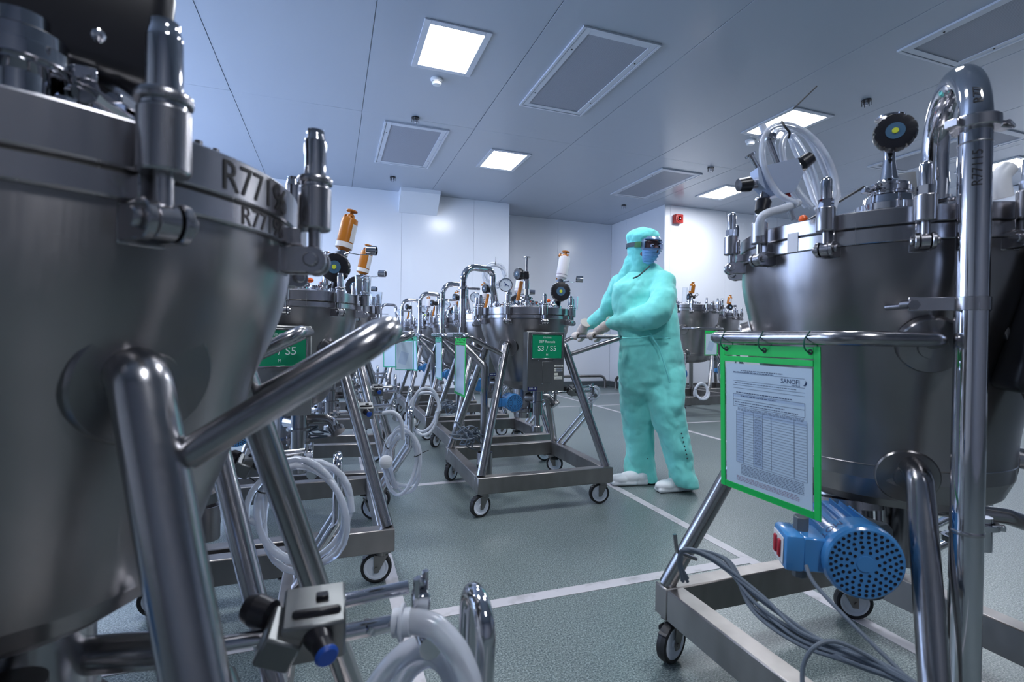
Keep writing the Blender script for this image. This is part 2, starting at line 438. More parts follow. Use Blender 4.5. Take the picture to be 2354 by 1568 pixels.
def smoke(x, y, label):
    t = thing('smoke_detector', label, 'detector', (x, y, CEIL), 0, 'smoke detectors')
    part('base', t, 'white_plastic', lambda b: b.lathe([(0, 0), (.055, 0), (.055, -.012), (.045, -.02), (0, -.02)], 28), key='sm1')
    part('sensor_head', t, 'white_plastic', lambda b: b.lathe([(0, -.02), (.046, -.022), (.044, -.040), (.034, -.052), (0, -.056)], 28), key='sm2')
    part('vent_slots', t, 'grey_plastic', lambda b: b.lathe([(.0462, -.029), (.0462, -.034), (.044, -.034), (.044, -.029), (.0462, -.029)], 28), key='sm3')
smoke(.861, 4.5, 'white smoke detector below the nearest bright ceiling lamp')
smoke(4.496, 4.572, 'white smoke detector left of the coiled clear hose')
# red sounder
t = thing('alarm_sounder', 'small red alarm sounder high on the white wall behind the person', 'alarm', (5.55, YF, 3.02), 0)
part('housing', t, 'red_plastic', lambda b: b.box((0, -.05, 0), (.15, .10, .15), bev=.012, seg=2))
part('horn', t, 'red_plastic', lambda b: b.lathe([(0, -.01), (.02, -.01), (.045, .012), (.055, .012), (.055, 0), (0, 0)], 24, basis((0, -.10, 0), (1, 0, 0), (0, 0, 1))))
part('lens', t, 'capsule_white', lambda b: b.sphere((0, -.112, 0), .014, 12))
# wall guard rails
def guard(pts, label):
    t = thing('guard_rail', label, 'rail', pts[0])
    o0 = V(pts[0]); part('rail_tube', t, 'frame_steel', lambda b: b.tube(fillet([V(p) - o0 for p in pts], .11, 8), .026, 14))
    for p in (pts[0], pts[-1]): part('base_flange', t, 'frame_steel', lambda b: b.cyl((0, 0, 0), (0, 0, .008), .05, 18), M=V(p) - o0)
guard([(3.1, 8.78, 0), (3.1, 8.78, .23), (5.06, 8.72, .23), (5.06, 8.72, 0)], 'bent steel guard rail along the recess wall behind the middle tank')
guard([(5.2, 8.55, 0), (5.2, 8.55, .23), (5.2, 7.5, .23), (5.2, 7.5, 0)], 'steel guard rail along the side wall of the recess behind the person')

# ------------------------------------------------------------ tank kit
TA = [-170, -130, -90, -50, -10, 30, 70, 110, 150]
SEAM = 1.11
PROFILE_A = [(.0, .650), (.070, .650), (.105, .662), (.138, .682), (.160, .708), (.177, .742), (.188, .775), (.206, .82), (.223, .872), (.236, .925), (.256, .97), (.270, 1.012), (.277, 1.05), (.279, 1.088)]
PROFILE_R = [(.0, .66), (.14, .662), (.20, .675), (.236, .70), (.254, .745), (.256, .80), (.262, .86), (.285, .96), (.313, 1.075), (.335, 1.17), (.341, 1.21), (.342, 1.26)]
PROFILE_R = [(r, z - .075) for r, z in PROFILE_R]
def bolt_meshes(t, ang, R, zs, hexa=False):
    """swing bolt: hinge lug, eye and rod, barrel nut, cap nut; origin at the bolt circle on the seam plane"""
    a = rad(ang); M = MX.Translation((R * cos(a), R * sin(a), zs)) @ MX.Rotation(a, 4, 'Z')
    sb = part('swing_bolt', t, 'ring_steel', lambda b: [b.cyl((0, 0, -.045), (0, 0, .02), .0072, 14), b.cyl((0, -.008, -.042), (0, .008, -.042), .0145, 20, cham=.001)] and None, key='swing_bolt', M=M)
    part('barrel_nut', sb, 'ring_steel', lambda b: [b.lathe([(.0075, -.004), (.0175, -.004), (.019, -.002), (.019, .046), (.0175, .048), (.0, .048)], 28)] and None, key='barrel_nut')
    if not hexa: part('washer', sb, 'ring_steel', lambda b: b.lathe([(.0, .052), (.020, .052), (.0205, .053), (.0205, .058), (.019, .060), (0, .060)], 28), key='bwash')
    if hexa: part('cap_nut', sb, 'polished_steel', lambda b: [b.cyl((0, 0, .048), (0, 0, .066), .0150, 6), b.lathe([(0, .064), (.0115, .064), (.0115, .1045), (.0108, .109), (.0085, .1125), (.004, .1145), (0, .115)], 28)] and None, key='cap_nut_h')
    else: part('cap_nut', sb, 'polished_steel', lambda b: [b.lathe([(.0, .058), (.0125, .058), (.0128, .060), (.0128, .104), (.0105, .112), (.0105, .117), (.0, .119)], 24), b.lathe([(0, .048), (.017, .048), (.017, .052), (0, .052)], 24)] and None, key='cap_nut')
    def lug(b):
        for s in (-1, 1):
            b.cyl((0, s * .010, -.042), (0, s * .0175, -.042), .0165, 22, cham=.0012)
            b.box((-.022, s * .0138, -.042), (.044, .0075, .030), bev=.001)
            b.cyl((0, s * .0175, -.042), (0, s * .024, -.042), .0085, 16, cham=.0015)
        b.box((-.040, 0, -.042), (.012, .036, .034), bev=.001); b.box((-.022, 0, -.014), (.018, .024, .020), bev=.001)
    part('hinge_lug', sb, 'ring_steel', lug, key='hinge_lug')

def caster(t, x, y, ang, z=.13):
    M = MX.Translation((x, y, 0)) @ MX.Rotation(rad(ang), 4, 'Z')
    def fork(b):
        b.box((0, 0, z - .004), (.07, .06, .006), bev=.001); b.cyl((0, 0, z - .022), (0, 0, z - .006), .026, 20, cham=.002)
        for s in (-1, 1):
            vs = [(-.028, s * .019, .112), (.024, s * .019, .112), (-.012, s * .019, .044), (-.030, s * .019, .044)]
            v2 = [(p[0], p[1] + s * .003, p[2]) for p in vs]
            f = [(0, 1, 2, 3), (7, 6, 5, 4)] + [(i, 4 + i, 4 + (i + 1) % 4, (i + 1) % 4) for i in range(4)]
            b.add(vs + v2, f if s < 0 else [tuple(reversed(q)) for q in f])
        b.box((-.002, 0, .110), (.055, .044, .005), bev=.001); b.cyl((-.021, -.026, .0605), (-.021, .026, .0605), .006, 12)
    c = part('caster', t, 'frame_steel', fork, key='cfork%.3f' % z, M=M)
    part('tyre', c, 'tyre_black', lambda b: b.lathe([(.047, -.014), (.053, -.016), (.059, -.013), (.0605, 0), (.059, .013), (.053, .016), (.047, .014), (.047, -.014)], 40, basis((-.021, 0, .0605), (1, 0, 0), (0, 0, 1))), key='ctyre')
    part('wheel_hub', c, 'wheel_nylon', lambda b: b.lathe([(0, -.016), (.012, -.016), (.014, -.012), (.036, -.0115), (.041, -.0145), (.0472, -.014), (.0472, .014), (.041, .0145), (.036, .0115), (.014, .012), (.012, .016), (0, .016)], 36, basis((-.021, 0, .0605), (1, 0, 0), (0, 0, 1))), key='chub')
    part('brake_pedal', c, 'black_plastic', lambda b: [b.box((-.052, 0, .104), (.045, .030, .006), Euler((0, rad(-22), 0)).to_matrix(), bev=.002), b.box((-.022, .027, .10), (.05, .006, .016), bev=.002)] and None, key='cbrake')

def frame_and_wheels(t, hx=.412, hy=.41, zt=.22, zb=.13, bw=.06, angs=(16, 40, -8, 150)):
    def beam(L):
        return lambda b: b.box((0, 0, (zt + zb) / 2), (L, bw, zt - zb), bev=.004)
    part('frame_beam', t, 'frame_steel', beam(2 * hx), key='bx%.3f' % hx, M=(0, -hy + bw / 2, 0))
    part('frame_beam', t, 'frame_steel', beam(2 * hx), key='bx%.3f' % hx, M=(0, hy - bw / 2, 0))
    for s in (-1, 1):
        part('frame_beam', t, 'frame_steel', beam(2 * hy - 2 * bw), key='by%.3f' % hy, M=MX.Translation((s * (hx - bw / 2), 0, 0)) @ MX.Rotation(pi / 2, 4, 'Z'))
    k = 0
    for sx in (-1, 1):
        for sy in (-1, 1):
            caster(t, sx * (hx - .045), sy * (hy - .045), angs[k]); k += 1

def pad(t, c, n, r, key, material='vessel_steel'):
    M = MX.Translation(c) @ V(n).to_track_quat('Z', 'Y').to_matrix().to_4x4()
    part('weld_pad', t, material, lambda b: b.lathe([(0, -.02), (r * 1.02, -.02), (r, .000), (r - .003, .0035), (r * .45, .0045), (r * .42, .010), (0, .012)], 40), key=key, M=M)

def prof_r(pr, z):
    for (r0, z0), (r1, z1) in zip(pr, pr[1:]):
        if z0 <= z <= z1 and z1 > z0: return r0 + (r1 - r0) * (z - z0) / (z1 - z0)
    return pr[-1][0]

def legs_A(t, feet=None, sr=0, hx=(.45, .56), hy=((-.25, .22), (-.26, .36))):
    zt = .93
    for sx in (-1, 1):
        for sy in (-1, 1):
            foot = V((sx * .385, sy * .37, .22)); top = V((sx * .188, sy * .188, zt))
            if feet and (sx, sy) in feet: top, foot = map(V, feet[(sx, sy)])
            d = V((sx, sy, 0)).normalized(); ins = V((sx * .12, sy * .12, zt - .018 + (top.z - zt)))
            part('leg', t, 'brushed_tube', lambda b: b.tube(fillet([foot, top, ins], .016, 6), .0245, 20))
            r = prof_r(PROFILE_A, top.z - .02)
            pad(t, d * (r + .004) + V((0, 0, top.z - .010)), d + V((0, 0, -.22)), .062, 'padA')
    i = 0
    for s in (-1, 1):
        X = hx[i]; y0, y1 = hy[i]; i += 1
        part('handlebar', t, 'brushed_tube', lambda b: b.tube(fillet([(s * .212, -.204, .872), (s * X, y0, .985), (s * X, y1, .985), (s * .212, .204, .872)], .045, 8), .0145, 16))

def hanger(t, x=.51, y=-.1, zt=.645, bx=.395, dy=.22, zb=.22, r=.0125):
    o = .04
    part('hose_hanger', t, 'polished_steel', lambda b: b.tube(fillet([(bx, y + dy - o, zb), (x, y - o + .02, zt - .17), (x, y - o, zt), (x, y + o, zt), (x, y + o + .02, zt - .17), (bx, y + dy + o, zb)], .036, 8), r, 14))

def motor(t, c, direction, r=.052, L=.13, name='drive_motor'):
    d = V(direction).normalized()
    x = V((0, 0, 1)).cross(d).normalized(); M = MX(((x.x, 0, d.x, c[0]), (x.y, 0, d.y, c[1]), (x.z, 1, d.z, c[2]), (0, 0, 0, 1)))
    def body(b):
        b.lathe([(0, -L), (r * .8, -L), (r * .82, -L * .72), (r * .80, -.045), (0, -.045)], 32)
        for k in range(20):
            a = 2 * pi * k / 20; b.box((r * .86 * cos(a), r * .86 * sin(a), -L * .6), (r * .18, .003, L * .62), MX.Rotation(a, 3, 'Z'))
    mo = part(name, t, 'blue_paint', body, key='mbody%.3f' % r, M=M)
    part('fan_cover', mo, 'blue_paint', lambda b: b.lathe([(r * .96, -.055), (r * 1.0, -.05), (r, -.012), (r * .96, -.004), (r * .90, 0), (0, .0005)], 40), key='mfan%.3f' % r)
    def holes(b):
        for ring, (q, n) in enumerate(((.32, 10), (.45, 16), (.58, 21), (.71, 27), (.83, 33))):
            for k in range(n):
                a = 2 * pi * (k + ring * .5) / n; b.lathe([(r * .043, .0011), (0, .0011)], 10, MX.Translation((r * q * cos(a), r * q * sin(a), .0)))
    part('fan_holes', mo, 'dark_hole', holes, key='mhole%.3f' % r)
    part('hub_boss', mo, 'blue_paint', lambda b: b.lathe([(r * .22, 0), (r * .21, .002), (0, .002)], 20), key='mboss%.3f' % r)
    tb = part('terminal_box', mo, 'blue_paint', lambda b: [b.box((-r * 1.12, 0, -.055), (r * .62, r * .95, r * 1.05), bev=.004), b.box((-r * 1.62, 0, -.055), (r * .50, r * 1.0, r * 1.12), bev=.008, seg=2)] and None, key='mbox%.3f' % r)
    part('box_label', mo, 'label_white', lambda b: b.box((-r * 1.885, 0, -.055), (.002, r * .72, r * .82), bev=.0004), key='mlab%.3f' % r)
    part('red_switch', mo, 'label_red', lambda b: [b.box((-r * 1.92, 0, -.055 + s * r * .17), (.006, r * .50, r * .16), bev=.002) for s in (-1, 1)] and None, key='mred%.3f' % r)
    for s in (-1, 1):
        part('cable_gland', mo, 'grey_plastic', lambda b: b.cyl((-r * 1.3, s * r * .45, -.06), (-r * 1.3, s * r * .86, -.06), r * .2, 8, cham=.002), key='mgl%.3f%d' % (r, s))
    def letters(b):
        tx = fine(text('MOTRIC', r * .32), 0, .004)
        b.join(MB().add([((r * 1.003) * cos(2.6 + x_ / r), (r * 1.003) * sin(2.6 + x_ / r), -.032 + y_) for x_, y_, z_ in tx.v], tx.f))
    part('lettering', mo, 'ink_navy', letters, key='mlet%.3f' % r, smooth=False)
    return mo

def ferrule(b, c, r=.025, h=.03, n=V((0, 0, 1))):
    c = V(c); n = V(n).normalized()
    b.cyl(c, c + n * h, r * .62, 16)
    b.cyl(c + n * (h * .45), c + n * (h * .60), r, 22, cham=.001); b.cyl(c + n * (h * .63), c + n * (h * .8), r, 22, cham=.001)
def wing(b, c, r=.03, ang=0, h=.012):
    c = V(c); b.ring(c - V((0, 0, h / 2)), c + V((0, 0, h / 2)), r, r * .72, 28)
    d = V((cos(ang), sin(ang), 0)); b.box(c + d * r * 1.15, (r * .5, r * .4, h * .9), MX.Rotation(ang, 3, 'Z'), bev=.001)
    e = V((-d.y, d.x, 0)); b.cyl(c + d * r * 1.2 - e * r * .3, c + d * r * 1.2 + e * r * 1.0, r * .11, 8); b.sphere(c + d * r * 1.2 + e * r * 1.0, r * .22, 8, (1, 1, .6))
    b.box(c - d * r * 1.05, (r * .35, r * .5, h * .9), MX.Rotation(ang, 3, 'Z'), bev=.001)

def handwheel(t, c, d, r=.062, key='hw', dot='yellow_dot', th=.045):
    d = V(d).normalized(); M = MX.Translation(c) @ d.to_track_quat('Z', 'Y').to_matrix().to_4x4()
    def w(b):
        n = 12; seg = 96; vs, fs = [], []
        prof = [(0, -th * .5), (.7, -th * .5), (.93, -th * .38), (1.0, -th * .1), (1.0, th * .25), (.93, th * .45), (.70, th * .5), (0, th * .5)]
        for k in range(seg):
            a = 2 * pi * k / seg; lob = 1 - .075 * (max(0, cos(n * a)) ** 6)
            for q, z in prof: rr = r * q * (lob if q > .8 else 1); vs.append((rr * cos(a), rr * sin(a), z))
        m_ = len(prof)
        for k in range(seg):
            k2 = (k + 1) % seg
            for i in range(m_ - 1): fs.append((k * m_ + i, k2 * m_ + i, k2 * m_ + i + 1, k * m_ + i + 1))
        b.add(vs, fs); b.cyl((0, 0, -th * 1.5), (0, 0, -th * .4), r * .5, 20, cham=.003)
    hw = part('handwheel', t, 'black_plastic', w, key=key, M=M)
    part('wheel_disc', hw, 'knob_blue_grey', lambda b: b.lathe([(r * .44, th * .5), (r * .44, th * .5 + .001), (0, th * .5 + .0012)], 32), key=key + 'd')
    part('centre_dot', hw, dot, lambda b: b.lathe([(r * .16, th * .5 + .001), (r * .14, th * .5 + .003), (0, th * .5 + .003)], 20), key=key + 'y')
    return hw

def lid_fittings_small(t, amber=False):
    Z = 1.15
    def noz(b):
        for k, (x, y, r) in enumerate(((.0, -.02, .05), (-.13, -.06, .028), (.09, .12, .026), (-.05, .17, .030), (-.17, .06, .024), (.05, -.17, .020), (.20, .02, .024), (-.06, -.19, .018), (.13, -.14, .022))):
            z0 = 1.168 - .6 * (x * x + y * y); ferrule(b, (x, y, z0), r, .05); wing(b, (x, y, z0 + .03), r * 1.12, k * 1.3)
        b.lathe([(0, 1.16), (.085, 1.162), (.085, 1.178), (.06, 1.186), (0, 1.19)], 32, MX.Translation((.0, -.02, 0)))
        for k in range(6):
            a = k * pi / 3 + .3; b.cyl((.068 * cos(a), -.02 + .068 * sin(a), 1.17), (.068 * cos(a), -.02 + .068 * sin(a), 1.196), .0065, 6)
    part('lid_nozzles', t, 'polished_steel', noz, key='nozA')
    # pressure gauge
    M = MX.Translation((-.165, -.10, 1.29)) @ V((-.42, -.9, .05)).to_track_quat('Z', 'Y').to_matrix().to_4x4()
    g = part('pressure_gauge', t, 'polished_steel', lambda b: b.lathe([(0, -.045), (.034, -.045), (.037, -.04), (.037, -.004), (.042, -.004), (.042, .004), (.037, .005), (.037, .001), (0, .001)], 36), key='gauge', M=M)
    part('dial', g, 'gauge_face', lambda b: b.lathe([(.0365, .002), (0, .0022)], 36), key='gdial')
    def tick(b):
        for k in range(11):
            a = rad(-130 + 26 * k) + pi / 2; b.box((.030 * cos(a), .030 * sin(a), .003), (.006, .0012, .0006), MX.Rotation(a, 3, 'Z'))
        b.box((.004, .004, .0045), (.044, .003, .0012), MX.Rotation(rad(-40), 3, 'Z')); b.cyl((0, 0, .003), (0, 0, .006), .005, 12)
    part('needle', g, 'ink_navy', tick, key='gneedle')
    part('gauge_stem', t, 'polished_steel', lambda b: [b.tube(fillet([(-.13, -.06, 1.19), (-.13, -.06, 1.275), (-.15, -.085, 1.285)], .02), .009, 12), b.cyl((-.13, -.06, 1.235), (-.13, -.06, 1.25), .02, 8)] and None, key='gstem')
    # central post with side handwheel
    def post(b):
        b.cyl((0, -.02, 1.185), (0, -.02, 1.30), .012, 16); b.cyl((0, -.02, 1.28), (0, -.02, 1.34), .020, 12); b.cyl((0, -.02, 1.34), (0, -.02, 1.475), .0075, 14)
        b.cyl((0, -.02, 1.475), (0, -.02, 1.481), .024, 24, cham=.001); ferrule(b, (0, -.02, 1.19), .032, .05); wing(b, (0, -.02, 1.222), .036, .4)
    part('valve_post', t, 'polished_steel', post, key='post')
    handwheel(t, (-.055, -.03, 1.37), (-.95, -.32, 0), .038, 'hwS', 'wheel_nylon', .035)
    part('valve_body', t, 'black_plastic', lambda b: b.box((-.01, -.022, 1.365), (.045, .036, .05), bev=.006), key='vbody')
    # filter capsule on handwheel valve
    handwheel(t, (.185, -.13, 1.262), (-.30, -.95, .02), .062, 'hwB')
    def vb(b):
        b.box((.20, -.075, 1.262), (.07, .07, .07), bev=.008); b.cyl((.185, -.08, 1.165), (.197, -.078, 1.235), .020, 16)
    part('diaphragm_valve', t, 'black_plastic', vb, key='dvalve')
    part('valve_clamp', t, 'polished_steel', lambda b: [b.cyl((.185, -.08, 1.155), (.187, -.08, 1.175), .028, 20), b.cyl((.206, -.075, 1.30), (.212, -.073, 1.345), .018, 16), b.cyl((.207, -.075, 1.322), (.209, -.074, 1.336), .028, 22), b.cyl((.215, -.10, 1.325), (.24, -.13, 1.33), .004, 8)] and None, key='vclamp')
    ax = V((.20, .05, .97)).normalized(); M = MX.Translation((.214, -.072, 1.345)) @ ax.to_track_quat('Z', 'Y').to_matrix().to_4x4()
    if amber:
        c = part('filter_capsule', t, 'amber_plastic', lambda b: b.lathe([(0, 0), (.02, 0), (.033, .012), (.035, .02), (.036, .13), (.034, .145), (.02, .152), (0, .152)], 28), key='capB', M=M)
        part('capsule_label', c, 'label_white', lambda b: [b.lathe([(.0366, .012), (.0366, .035)], 28), b.add(*arc_strip(.0368, -2.9, -1.7, .04, .12))] and None, key='caplB')
    else:
        c = part('filter_capsule', t, 'capsule_white', lambda b: b.lathe([(0, 0), (.02, 0), (.034, .012), (.035, .02), (.036, .13), (.034, .145), (.02, .152), (0, .152)], 28), key='capA', M=M)
        def lines(b):
            for k in range(7): b.add(*arc_strip(.0363, -2.35 + .05 * k, -2.33 + .05 * k, .05, .12))
            for k in range(8): b.add(*arc_strip(.0363, -1.9, -1.1 - .1 * (k % 3), .045 + k * .01, .048 + k * .01))
            b.lathe([(.0363, .028), (.0363, .030)], 28)
        part('capsule_print', c, 'lettering_violet', lines, key='capp')
    def cap(b):
        b.lathe([(0, .150), (.018, .150), (.016, .165), (.008, .168), (.008, .178), (.024, .180), (.024, .185), (0, .186)], 20)
        b.cyl((.0, 0, .16), (.048, .01, .163), .007, 10); b.cyl((.036, .008, .162), (.046, .01, .163), .012, 12); b.cyl((-.028, .0, .158), (0, 0, .16), .006, 8)
    part('capsule_cap', c, 'amber_plastic', cap, key='capc')
    part('capsule_port', c, 'amber_plastic', lambda b: b.cyl((.0, 0, .016), (.058, -.01, .016), .007, 10), key='capq')
    cu = part('steel_cup', t, 'polished_steel', lambda b: [b.ring((.315, -.085, 1.352), (.355, -.10, 1.350), .021, .017, 24), b.tube(spline([(.205, -.09, 1.335), (.25, -.10, 1.332), (.29, -.09, 1.330), (.325, -.088, 1.338)]), .0018, 6)] and None, key='cup')
    part('amber_tube', t, 'amber_plastic', lambda b: b.cyl((-.045, .02, 1.20), (-.015, .03, 1.33), .012, 12), key='ambt')
    part('orange_knob', t, 'orange_plastic', lambda b: b.sphere((.085, -.17, 1.20), .014, 12, (1, 1, .8)), key='okn')
    # sight cup, clear, over a swing bolt
    part('measuring_cup', t, 'clear_cup', lambda b: b.lathe([(.030, 1.155), (.034, 1.24), (.036, 1.24), (.032, 1.153), (0, 1.153)], 28, MX.Translation((.30, -.07, .0))), key='mcup')
    return

def arc_strip(r, a0, a1, z0, z1, n=6):
    vs = []; fs = []
    for i in range(n + 1):
        a = a0 + (a1 - a0) * i / n; vs += [(r * cos(a), r * sin(a), z0), (r * cos(a), r * sin(a), z1)]
    for i in range(n): fs.append((2 * i, 2 * i + 2, 2 * i + 3, 2 * i + 1))
    return vs, fs

def ring_text(s, size, r, ang, z, sx=1.0):
    """lettering wrapped on a vertical cylinder, read from outside, centred at angle ang"""
    tx = fine(text(s, size), 0, .01); b = MB()
    b.v = [((r) * cos(ang + x * sx / r), (r) * sin(ang + x * sx / r), z + y) for x, y, _ in tx.v]; b.f = list(tx.f); return b

def control_box(t, letters=True):
    x0, x1, z0, z1, y0, y1 = -.125, .10, .672, 1.008, -.375, -.305
    cx, cz = (x0 + x1) / 2, (z0 + z1) / 2
    cb = part('control_box', t, 'box_steel', lambda b: [b.box((cx, (y0 + y1) / 2, cz), (x1 - x0, y1 - y0, z1 - z0), bev=.003), b.box((cx + .02, -.25, .86), (.05, .13, .05), bev=.002)] and None, key='cbox')
    sc, sz = cx + .004, .925
    part('sign_plate', cb, 'sign_green', lambda b: b.box((sc, y0 - .002, sz), (.178, .003, .132), bev=.0005), key='sgp')
    part('sign_holder', cb, 'brushed_tube', lambda b: [b.box((sc, y0 - .003, sz + s * .069), (.19, .006, .006), bev=.001) for s in (-1, 1)] + [b.box((sc + s * .093, y0 - .003, sz), (.005, .006, .142), bev=.001) for s in (-1, 1)] and None, key='sgh')
    if letters:
        def lt(b):
            for s, size, z in (('087 Revaxis', .0205, sz + .027), ('S3 / S5', .042, sz - .012), ('M', .016, sz - .047), ('120-05/06', .013, sz + .050)):
                b.join(text(s, size), basis((sc, y0 - .0042, z), (1, 0, 0), (0, 0, 1)))
        part('lettering', cb, 'lettering_white', lt, key='sglt', smooth=False)
    part('cover_plate', cb, 'box_steel', lambda b: b.box((cx + .01, y0 - .0015, .78), (.065, .003, .12), bev=.001), key='cvp')
    def labs(b):
        for z, w, h in ((.815, .055, .009), (.798, .05, .007), (.787, .05, .007), (.768, .022, .014), (.747, .05, .016)):
            b.box((.066 + (w - .055) / 2, y0 - .0012, z), (w, .0015, h))
    part('label_strips', cb, 'label_cream', labs, key='lbs')
    part('label_strip_dark', cb, 'ink_navy', lambda b: [b.box((.066, y0 - .0022, z), (.036, .001, .0028)) for z in (.815, .798, .787, .747)] and None, key='lbd')
    part('number_plate', cb, 'label_navy', lambda b: b.box((-.094, y0 - .0012, .688), (.052, .0015, .022)), key='nup')
    part('plate_number', cb, 'lettering_white', lambda b: b.join(text('B00-18', .014), basis((-.094, y0 - .0025, .689), (1, 0, 0), (0, 0, 1))), key='nul', smooth=False)
    for sx, z in ((-.06, .848), (.035, .848), (-.035, .715), (.012, .715)):
        part('screw', cb, 'polished_steel', lambda b: b.sphere((0, 0, 0), .0035, 8), key='cbs', M=(sx, y0, z))

def drain(t, key='drA'):
    """bottom collar, mixer seal, outlet elbow, sampling valve block with its rods"""
    part('bottom_collar', t, 'ring_steel', lambda b: b.lathe([(0, .655), (.068, .655), (.070, .650), (.070, .535), (.086, .533), (.088, .525), (.088, .512), (.080, .508), (.060, .505), (.055, .47), (.03, .465), (0, .465)], 36), key='bcol')
    def bolts(b):
        for k in range(8): a = k * pi / 4; b.cyl((.076 * cos(a), .076 * sin(a), .50), (.076 * cos(a), .076 * sin(a), .545), .006, 6)
    part('collar_bolts', t, 'polished_steel', bolts, key='bcb')
    part('outlet_stub', t, 'brushed_tube', lambda b: [b.cyl((.045, -.12, .50), (.045, -.12, .645), .032, 24), b.cyl((.045, -.12, .575), (.045, -.12, .583), .05, 24), b.cyl((.045, -.12, .40), (.045, -.12, .50), .018, 16), b.lathe([(0, .395), (.035, .395), (.037, .40), (.037, .43), (.033, .435), (0, .435)], 24, MX.Translation((.045, -.12, 0))), b.tube(fillet([(0, -.06, .60), (.03, -.10, .60), (.045, -.12, .60)], .02), .03, 16)] and None, key='ostub')
    part('outlet_elbow', t, 'brushed_tube', lambda b: [b.tube(fillet([(.06, 0, .60), (.17, -.02, .60), (.20, -.045, .545)], .05, 8), .021, 16), b.cyl((.192, -.036, .56), (.202, -.048, .542), .034, 20)] and None, key='oelb')
    o = V((.315, -.085, .64))
    part('valve_rods', t, 'polished_steel', lambda b: [b.cyl((.165, -.075, .628), (.30, -.085, .632), .0085, 14), b.cyl((.34, -.075, .655), (.425, -.075, .66), .0085, 14), b.cyl((.34, -.10, .630), (.43, -.10, .632), .0095, 14), b.cyl((.375, -.10, .628), (.379, -.10, .635), .0105, 14)] and None, key='vrods')
    vb = part('valve_block', t, 'box_steel', lambda b: [b.box(o, (.068, .062, .055), Euler((rad(18), 0, 0)).to_matrix(), bev=.003), b.box(o + V((-.035, -.012, -.006)), (.04, .05, .04), Euler((rad(18), rad(25), 0)).to_matrix(), bev=.003)] and None, key='vblock')
    oA = V((-.33, .72, 0)); k0 = at(728, 1452, .575) - oA; k1 = at(750, 1505, .548) - oA; kd = (k1 - k0).normalized()
    KM = MX.Translation(k0) @ kd.to_track_quat('Z', 'Y').to_matrix().to_4x4(); KL = (k1 - k0).length
    part('valve_knob', vb, 'black_plastic', lambda b: [b.box(k0 + V((0, .008, .004)), (.052, .010, .046), Euler((rad(18), 0, 0)).to_matrix(), bev=.003), b.lathe([(0, -.006), (.018, -.006), (.016, .01), (.0125, KL * .6), (.0118, KL), (0, KL)], 20, KM)] and None, key='vknob')
    part('side_knob', vb, 'black_plastic', lambda b: b.lathe([(0, 0), (.016, 0), (.0185, .02), (.015, .032), (0, .034)], 20, MX.Translation(o + V((-.048, .014, .010))) @ V((-.75, .5, .1)).to_track_quat('Z', 'Y').to_matrix().to_4x4()), key='vknob2')
    part('indicator', vb, 'black_plastic', lambda b: b.box(o + V((.008, .0, .030)), (.014, .012, .006), bev=.001), key='vknob3')
    part('knob_cap', vb, 'blue_cap', lambda b: b.lathe([(0, KL), (.0125, KL), (.0128, KL + .002), (.0105, KL + .005), (0, KL + .005)], 24, KM), key='vkc')
    def clampb(b):
        b.box((.437, -.098, .640), (.020, .024, .050), bev=.003); b.cyl((.445, -.125, .607), (.445, -.085, .607), .014, 12); b.sphere((.437, -.09, .672), .008, 10); b.cyl((.43, -.108, .655), (.43, -.108, .685), .004, 8); b.cyl((.444, -.09, .655), (.444, -.09, .685), .004, 8)
    def clampc(b):
        wing(b, (.19, -.076, .629), .022, 2.2, .010); b.ring((.182, -.0755, .628), (.196, -.0765, .629), .019, .009, 20)
        b.box((.185, -.08, .605), (.012, .016, .05), bev=.002)
    part('rod_clamp', t, 'polished_steel', clampb, key='rclamp')
    part('seal_clamp', t, 'polished_steel', clampc, key='rclamp2')

